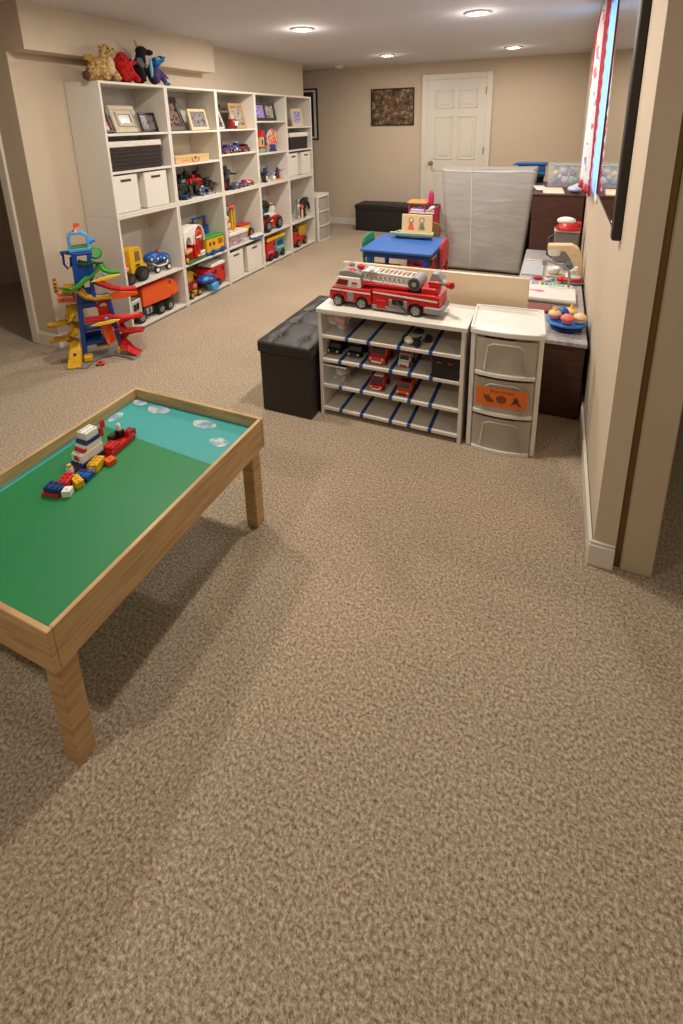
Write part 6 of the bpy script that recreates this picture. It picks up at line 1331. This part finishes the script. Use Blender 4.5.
b = MB(); b.tube([(-0.12, 0, 0.725), (-0.155, 0, 0.735), (-0.178, 0, 0.728)], [0.014, 0.012, 0.016], TB_); b.tube([(-0.165, 0, 0.72), (-0.168, 0, 0.66), (-0.15, 0, 0.625), (-0.13, 0, 0.64), (-0.125, 0, 0.70)], 0.007, TB_); b.build('lift_arm', t)
b = MB(); b.b2(-0.127, -0.113, -0.05, 0.05, 0.745, 0.845, LBLUE, 0.004); b.b2(-0.022, -0.008, -0.05, 0.05, 0.745, 0.835, LBLUE, 0.004); b.b2(-0.13, -0.005, -0.055, 0.055, 0.737, 0.76, LBLUE, 0.004); b.prism([(-0.122, 0.842), (-0.1, 0.862), (-0.045, 0.862), (-0.01, 0.838), (-0.015, 0.83), (-0.05, 0.848), (-0.1, 0.848), (-0.118, 0.832)], -0.05, 0.05, LBLUE, bev=0.002)
b.cyl((-0.01, 0, 0.792), (0.03, 0, 0.797), 0.026, mat('cone_blue', (50, 130, 205), .4), 0.012, seg=14); b.b2(-0.115, -0.02, -0.045, 0.045, 0.762, 0.768, GREEN); b.build('castle_cabin', t, 'light blue open cabin')
b = MB(); b.cyl((-0.078, 0, 0.862), (-0.078, 0, 0.915), 0.004, ORANGE, seg=8); b.prism([(-0.076, 0.885), (-0.046, 0.893), (-0.048, 0.912), (-0.076, 0.914)], -0.003, 0.003, ORANGE); b.cyl((-0.078, 0, 0.862), (-0.078, 0, 0.878), 0.018, ORANGE, 0.008, seg=10); b.build('flag', t, 'orange flag')
# ramps
def ramp(name, pts, w, m, lb=None, lip=0.012):
    MB().ribbon(pts, w, m, 0.005, lip).build(name, t, lb)
b = MB(); b.torus((0.018, 0.0, 0.71), 0.034, 0.010, GREEN, 'y', seg=20); b.cyl((0.018, -0.02, 0.71), (0.018, 0.02, 0.71), 0.03, mat('leaf_green', (110, 180, 110), .5), seg=18); b.build('green_loop', t)
ramp('green_ramp', [(-0.10, -0.03, 0.668), (-0.05, -0.05, 0.652), (0.0, -0.05, 0.655), (0.035, -0.02, 0.64)], 0.05, DGREEN, 'dark green upper ramp')
ramp('green_ramp', [(-0.20, -0.10, 0.508), (-0.15, -0.10, 0.506), (-0.10, -0.10, 0.53), (-0.05, -0.09, 0.565), (0.0, -0.08, 0.60), (0.035, -0.07, 0.64)], 0.05, GREEN, 'long green ramp')
ramp('green_ramp', [(0.035, -0.07, 0.64), (0.055, -0.08, 0.605), (0.09, -0.09, 0.585), (0.142, -0.09, 0.578)], 0.05, GREEN)
b = MB(); b.prism([(-0.04, 0.553), (0.0, 0.548), (0.07, 0.553), (0.14, 0.568), (0.142, 0.58), (0.09, 0.58), (0.03, 0.575)], -0.135, -0.125, mat('lemon_plastic', (236, 200, 50), .4), bev=0.003); b.build('yellow_edge', t, 'yellow edge panel')
b = MB(); b.ball((0.048, -0.13, 0.588), (0.012, 0.008, 0.010), LBLUE); b.ball((-0.025, 0.0, 0.625), (0.018, 0.02, 0.016), mat('tower_brown', (90, 80, 74), .6)); b.split('small_knob', t)
ramp('red_ramp', [(-0.015, 0.02, 0.518), (0.03, 0.0, 0.49), (0.08, -0.02, 0.463), (0.15, -0.03, 0.44), (0.235, -0.03, 0.433)], 0.06, RED, 'upper red ramp')
b = MB(); b.prism([(0.06, 0.432), (0.10, 0.448), (0.235, 0.425), (0.235, 0.402), (0.16, 0.395), (0.075, 0.392)], -0.075, -0.06, ORANGE, bev=0.003); b.build('orange_side', t, 'orange side of the red ramp')
ramp('yellow_ramp', [(-0.205, -0.03, 0.52), (-0.15, -0.06, 0.515), (-0.105, -0.09, 0.49), (-0.075, -0.1, 0.45), (-0.03, -0.1, 0.43), (0.07, -0.09, 0.42)], 0.055, MUST, 'curved yellow ramp')
b = MB(); b.prism([(-0.237, 0.49), (-0.145, 0.475), (-0.14, 0.455), (-0.232, 0.468)], -0.06, -0.05, ORANGE, bev=0.002); b.prism([(-0.237, 0.462), (-0.145, 0.447), (-0.14, 0.412), (-0.235, 0.424)], -0.062, -0.052, mat('sign_orange', (206, 104, 66), .5), bev=0.002)
for k in range(5): b.box((-0.22 + k * 0.016, -0.063, 0.44 - k * .002), (0.007, 0.002, 0.012 if k % 2 else 0.007), BLACK)
b.b2(-0.15, -0.135, -0.06, -0.045, 0.41, 0.48, RED); b.build('orange_sign', t, 'orange sign with black marks')
b = MB(); b.b2(-0.246, -0.222, -0.06, -0.036, 0.49, 0.57, MUST, 0.005); b.ball((-0.234, -0.048, 0.578), (0.010, 0.010, 0.010), RED)
for k in range(3): b.ball((-0.234, -0.0605, 0.508 + k * .022), (0.006, 0.003, 0.007), BLACK)
b.build('traffic_light', t, 'yellow toy traffic light')
# yellow spiral on the left
ramp('yellow_spiral', [(-0.16, 0.0, 0.385), (-0.165, -0.05, 0.35), (-0.19, -0.08, 0.31), (-0.24, -0.07, 0.285), (-0.305, -0.03, 0.275)], 0.055, MUST)
ramp('yellow_spiral', [(-0.305, -0.03, 0.272), (-0.22, 0.02, 0.262), (-0.165, 0.0, 0.24), (-0.175, -0.06, 0.205), (-0.22, -0.07, 0.185), (-0.305, -0.04, 0.175)], 0.055, MUST)
ramp('yellow_spiral', [(-0.305, -0.04, 0.172), (-0.24, 0.0, 0.16), (-0.19, -0.03, 0.14), (-0.185, -0.07, 0.09), (-0.19, -0.11, 0.045), (-0.20, -0.16, 0.008)], [0.05, 0.05, 0.055, 0.06, 0.062, 0.066], YEL, 'lower yellow ramp reaching the floor')
b = MB(); b.prism([(-0.19, 0.27), (-0.155, 0.29), (-0.15, 0.36), (-0.165, 0.40), (-0.19, 0.375), (-0.215, 0.32)], -0.02, -0.008, MUST, bev=0.003); b.ball((-0.205, -0.09, 0.31), (0.010, 0.004, 0.008), DGREY); b.ball((-0.2, -0.1, 0.2), (0.010, 0.004, 0.008), DGREY); b.ball((-0.19, -0.14, 0.09), (0.010, 0.004, 0.012), DGREY); b.build('spiral_guard', t)
# red centre and right
b = MB(); b.torus((0.018, -0.05, 0.352), 0.034, 0.012, RED, 'y', 0, PI, 12); b.b2(-0.018, 0.052, -0.06, -0.045, 0.28, 0.355, RED, 0.006); b.build('red_loop', t)
ramp('red_ramp', [(-0.105, -0.10, 0.292), (-0.03, -0.11, 0.29), (0.05, -0.11, 0.292), (0.11, -0.10, 0.27), (0.17, -0.08, 0.255), (0.238, -0.07, 0.253)], 0.065, RED, 'middle red ramp')
b = MB(); b.prism([(-0.08, 0.268), (-0.02, 0.258), (0.06, 0.262), (0.108, 0.278), (0.06, 0.286), (-0.03, 0.282)], -0.155, -0.145, MATS['lemon_plastic'], bev=0.003); b.ball((0.022, -0.15, 0.30), (0.012, 0.008, 0.010), LBLUE); b.build('yellow_edge', t, 'yellow edge panel')
ramp('orange_slide', [(0.0, -0.06, 0.262), (0.008, -0.075, 0.23), (0.02, -0.09, 0.17), (0.033, -0.10, 0.105)], [0.05, 0.055, 0.062, 0.066], ORANGE, 'orange slide')
ramp('red_ramp', [(0.238, -0.07, 0.25), (0.17, -0.03, 0.235), (0.11, -0.03, 0.215), (0.09, -0.06, 0.19), (0.13, -0.1, 0.17), (0.235, -0.10, 0.158)], 0.06, RED)
ramp('red_ramp', [(0.235, -0.10, 0.155), (0.16, -0.05, 0.14), (0.105, -0.06, 0.115), (0.11, -0.09, 0.07), (0.14, -0.12, 0.035), (0.19, -0.15, 0.006)], [0.05, 0.055, 0.055, 0.06, 0.06, 0.062], RED, 'lower red ramp reaching the floor')
b = MB(); b.ribbon([(-0.16, -0.18, 0.008), (-0.11, -0.1, 0.008), (-0.04, -0.05, 0.008), (0.06, -0.06, 0.008), (0.13, -0.14, 0.008), (0.17, -0.2, 0.008)], 0.05, GREYP, 0.005, 0.006); b.b2(-0.15, 0.1, -0.05, 0.05, 0.0, 0.012, GREYP, 0.004); b.build('track_base', t, 'grey base track')
b = MB(); b.b2(-0.145, -0.09, -0.12, -0.06, 0.012, 0.05, YEL, 0.006); b.b2(0.06, 0.085, -0.09, -0.06, 0.012, 0.06, YEL, 0.004); b.b2(-0.055, 0.02, -0.02, 0.02, 0.06, 0.075, MUST, 0.002); b.b2(-0.06, 0.03, 0.0, 0.05, 0.06, 0.1, mat('garage_grey', (84, 74, 62), .6)); b.split('yellow_foot', t)
t = thing('tiny_orange_car', 'tiny orange toy car on the floor in front of the blue tower', 'toy car', (-2.645, 2.10, 0), 0.6)
b = MB(); b.b2(-0.028, 0.028, -0.013, 0.013, 0.006, 0.018, ORANGE, 0.004); b.b2(-0.012, 0.014, -0.011, 0.011, 0.018, 0.028, RED, 0.004); b.build('car_body', t)
for sx in (-1, 1):
    for sy in (-1, 1): MB().cyl((sx * 0.017, sy * 0.010, 0.006), (sx * 0.017, sy * 0.015, 0.006), 0.006, TIRE, seg=10).build('wheel', t)

# ------------------------------------------------------------------ camera, world, view
cam = bpy.data.cameras.new('camera'); co = bpy.data.objects.new('camera', cam); C.objects.link(co)
pitch, roll, yaw = 0.2695, -0.0216, -0.409
F = Vector((math.sin(yaw) * math.cos(pitch), math.cos(yaw) * math.cos(pitch), -math.sin(pitch)))
Rt = Vector((math.cos(yaw), -math.sin(yaw), 0)); U = Rt.cross(F)
c_, s_ = math.cos(roll), math.sin(roll)
R2 = c_ * Rt + s_ * U; U2 = -s_ * Rt + c_ * U
Mx = Matrix((( R2.x, U2.x, -F.x, 0.0), (R2.y, U2.y, -F.y, 0.0), (R2.z, U2.z, -F.z, 1.5), (0, 0, 0, 1)))
co.matrix_world = Mx
FPX = 500.5
cam.sensor_fit = 'VERTICAL'; cam.sensor_height = 36.0; cam.lens = FPX / 1024 * 36.0
cam.shift_x = -(342 - 341.5) / 1024; cam.shift_y = (260 - 512) / 1024
cam.clip_start = 0.05; cam.clip_end = 50
sc = bpy.context.scene; sc.camera = co
w = bpy.data.worlds.new('world'); sc.world = w; w.use_nodes = True
w.node_tree.nodes['Background'].inputs[0].default_value = (0.7, 0.85, 1.0, 1); w.node_tree.nodes['Background'].inputs[1].default_value = 0.3
wl = bpy.data.lights.new('window_daylight', 'AREA'); wl.shape = 'RECTANGLE'; wl.size = 1.0; wl.size_y = 1.0; wl.energy = 3; wl.color = (0.65, 0.82, 1.0)
wo = bpy.data.objects.new('window_daylight', wl); C.objects.link(wo); wo.location = (XR - 0.012, 3.78, 1.58); wo.rotation_euler = (0, PI / 2, 0)
wo.rotation_euler = Euler((0, PI / 2, 0))
vs = sc.view_settings
sc.display_settings.display_device = 'sRGB'
vs.view_transform = 'Standard'; vs.look = 'None'; vs.gamma = 1.0; vs.use_curve_mapping = False; vs.exposure = -0.22
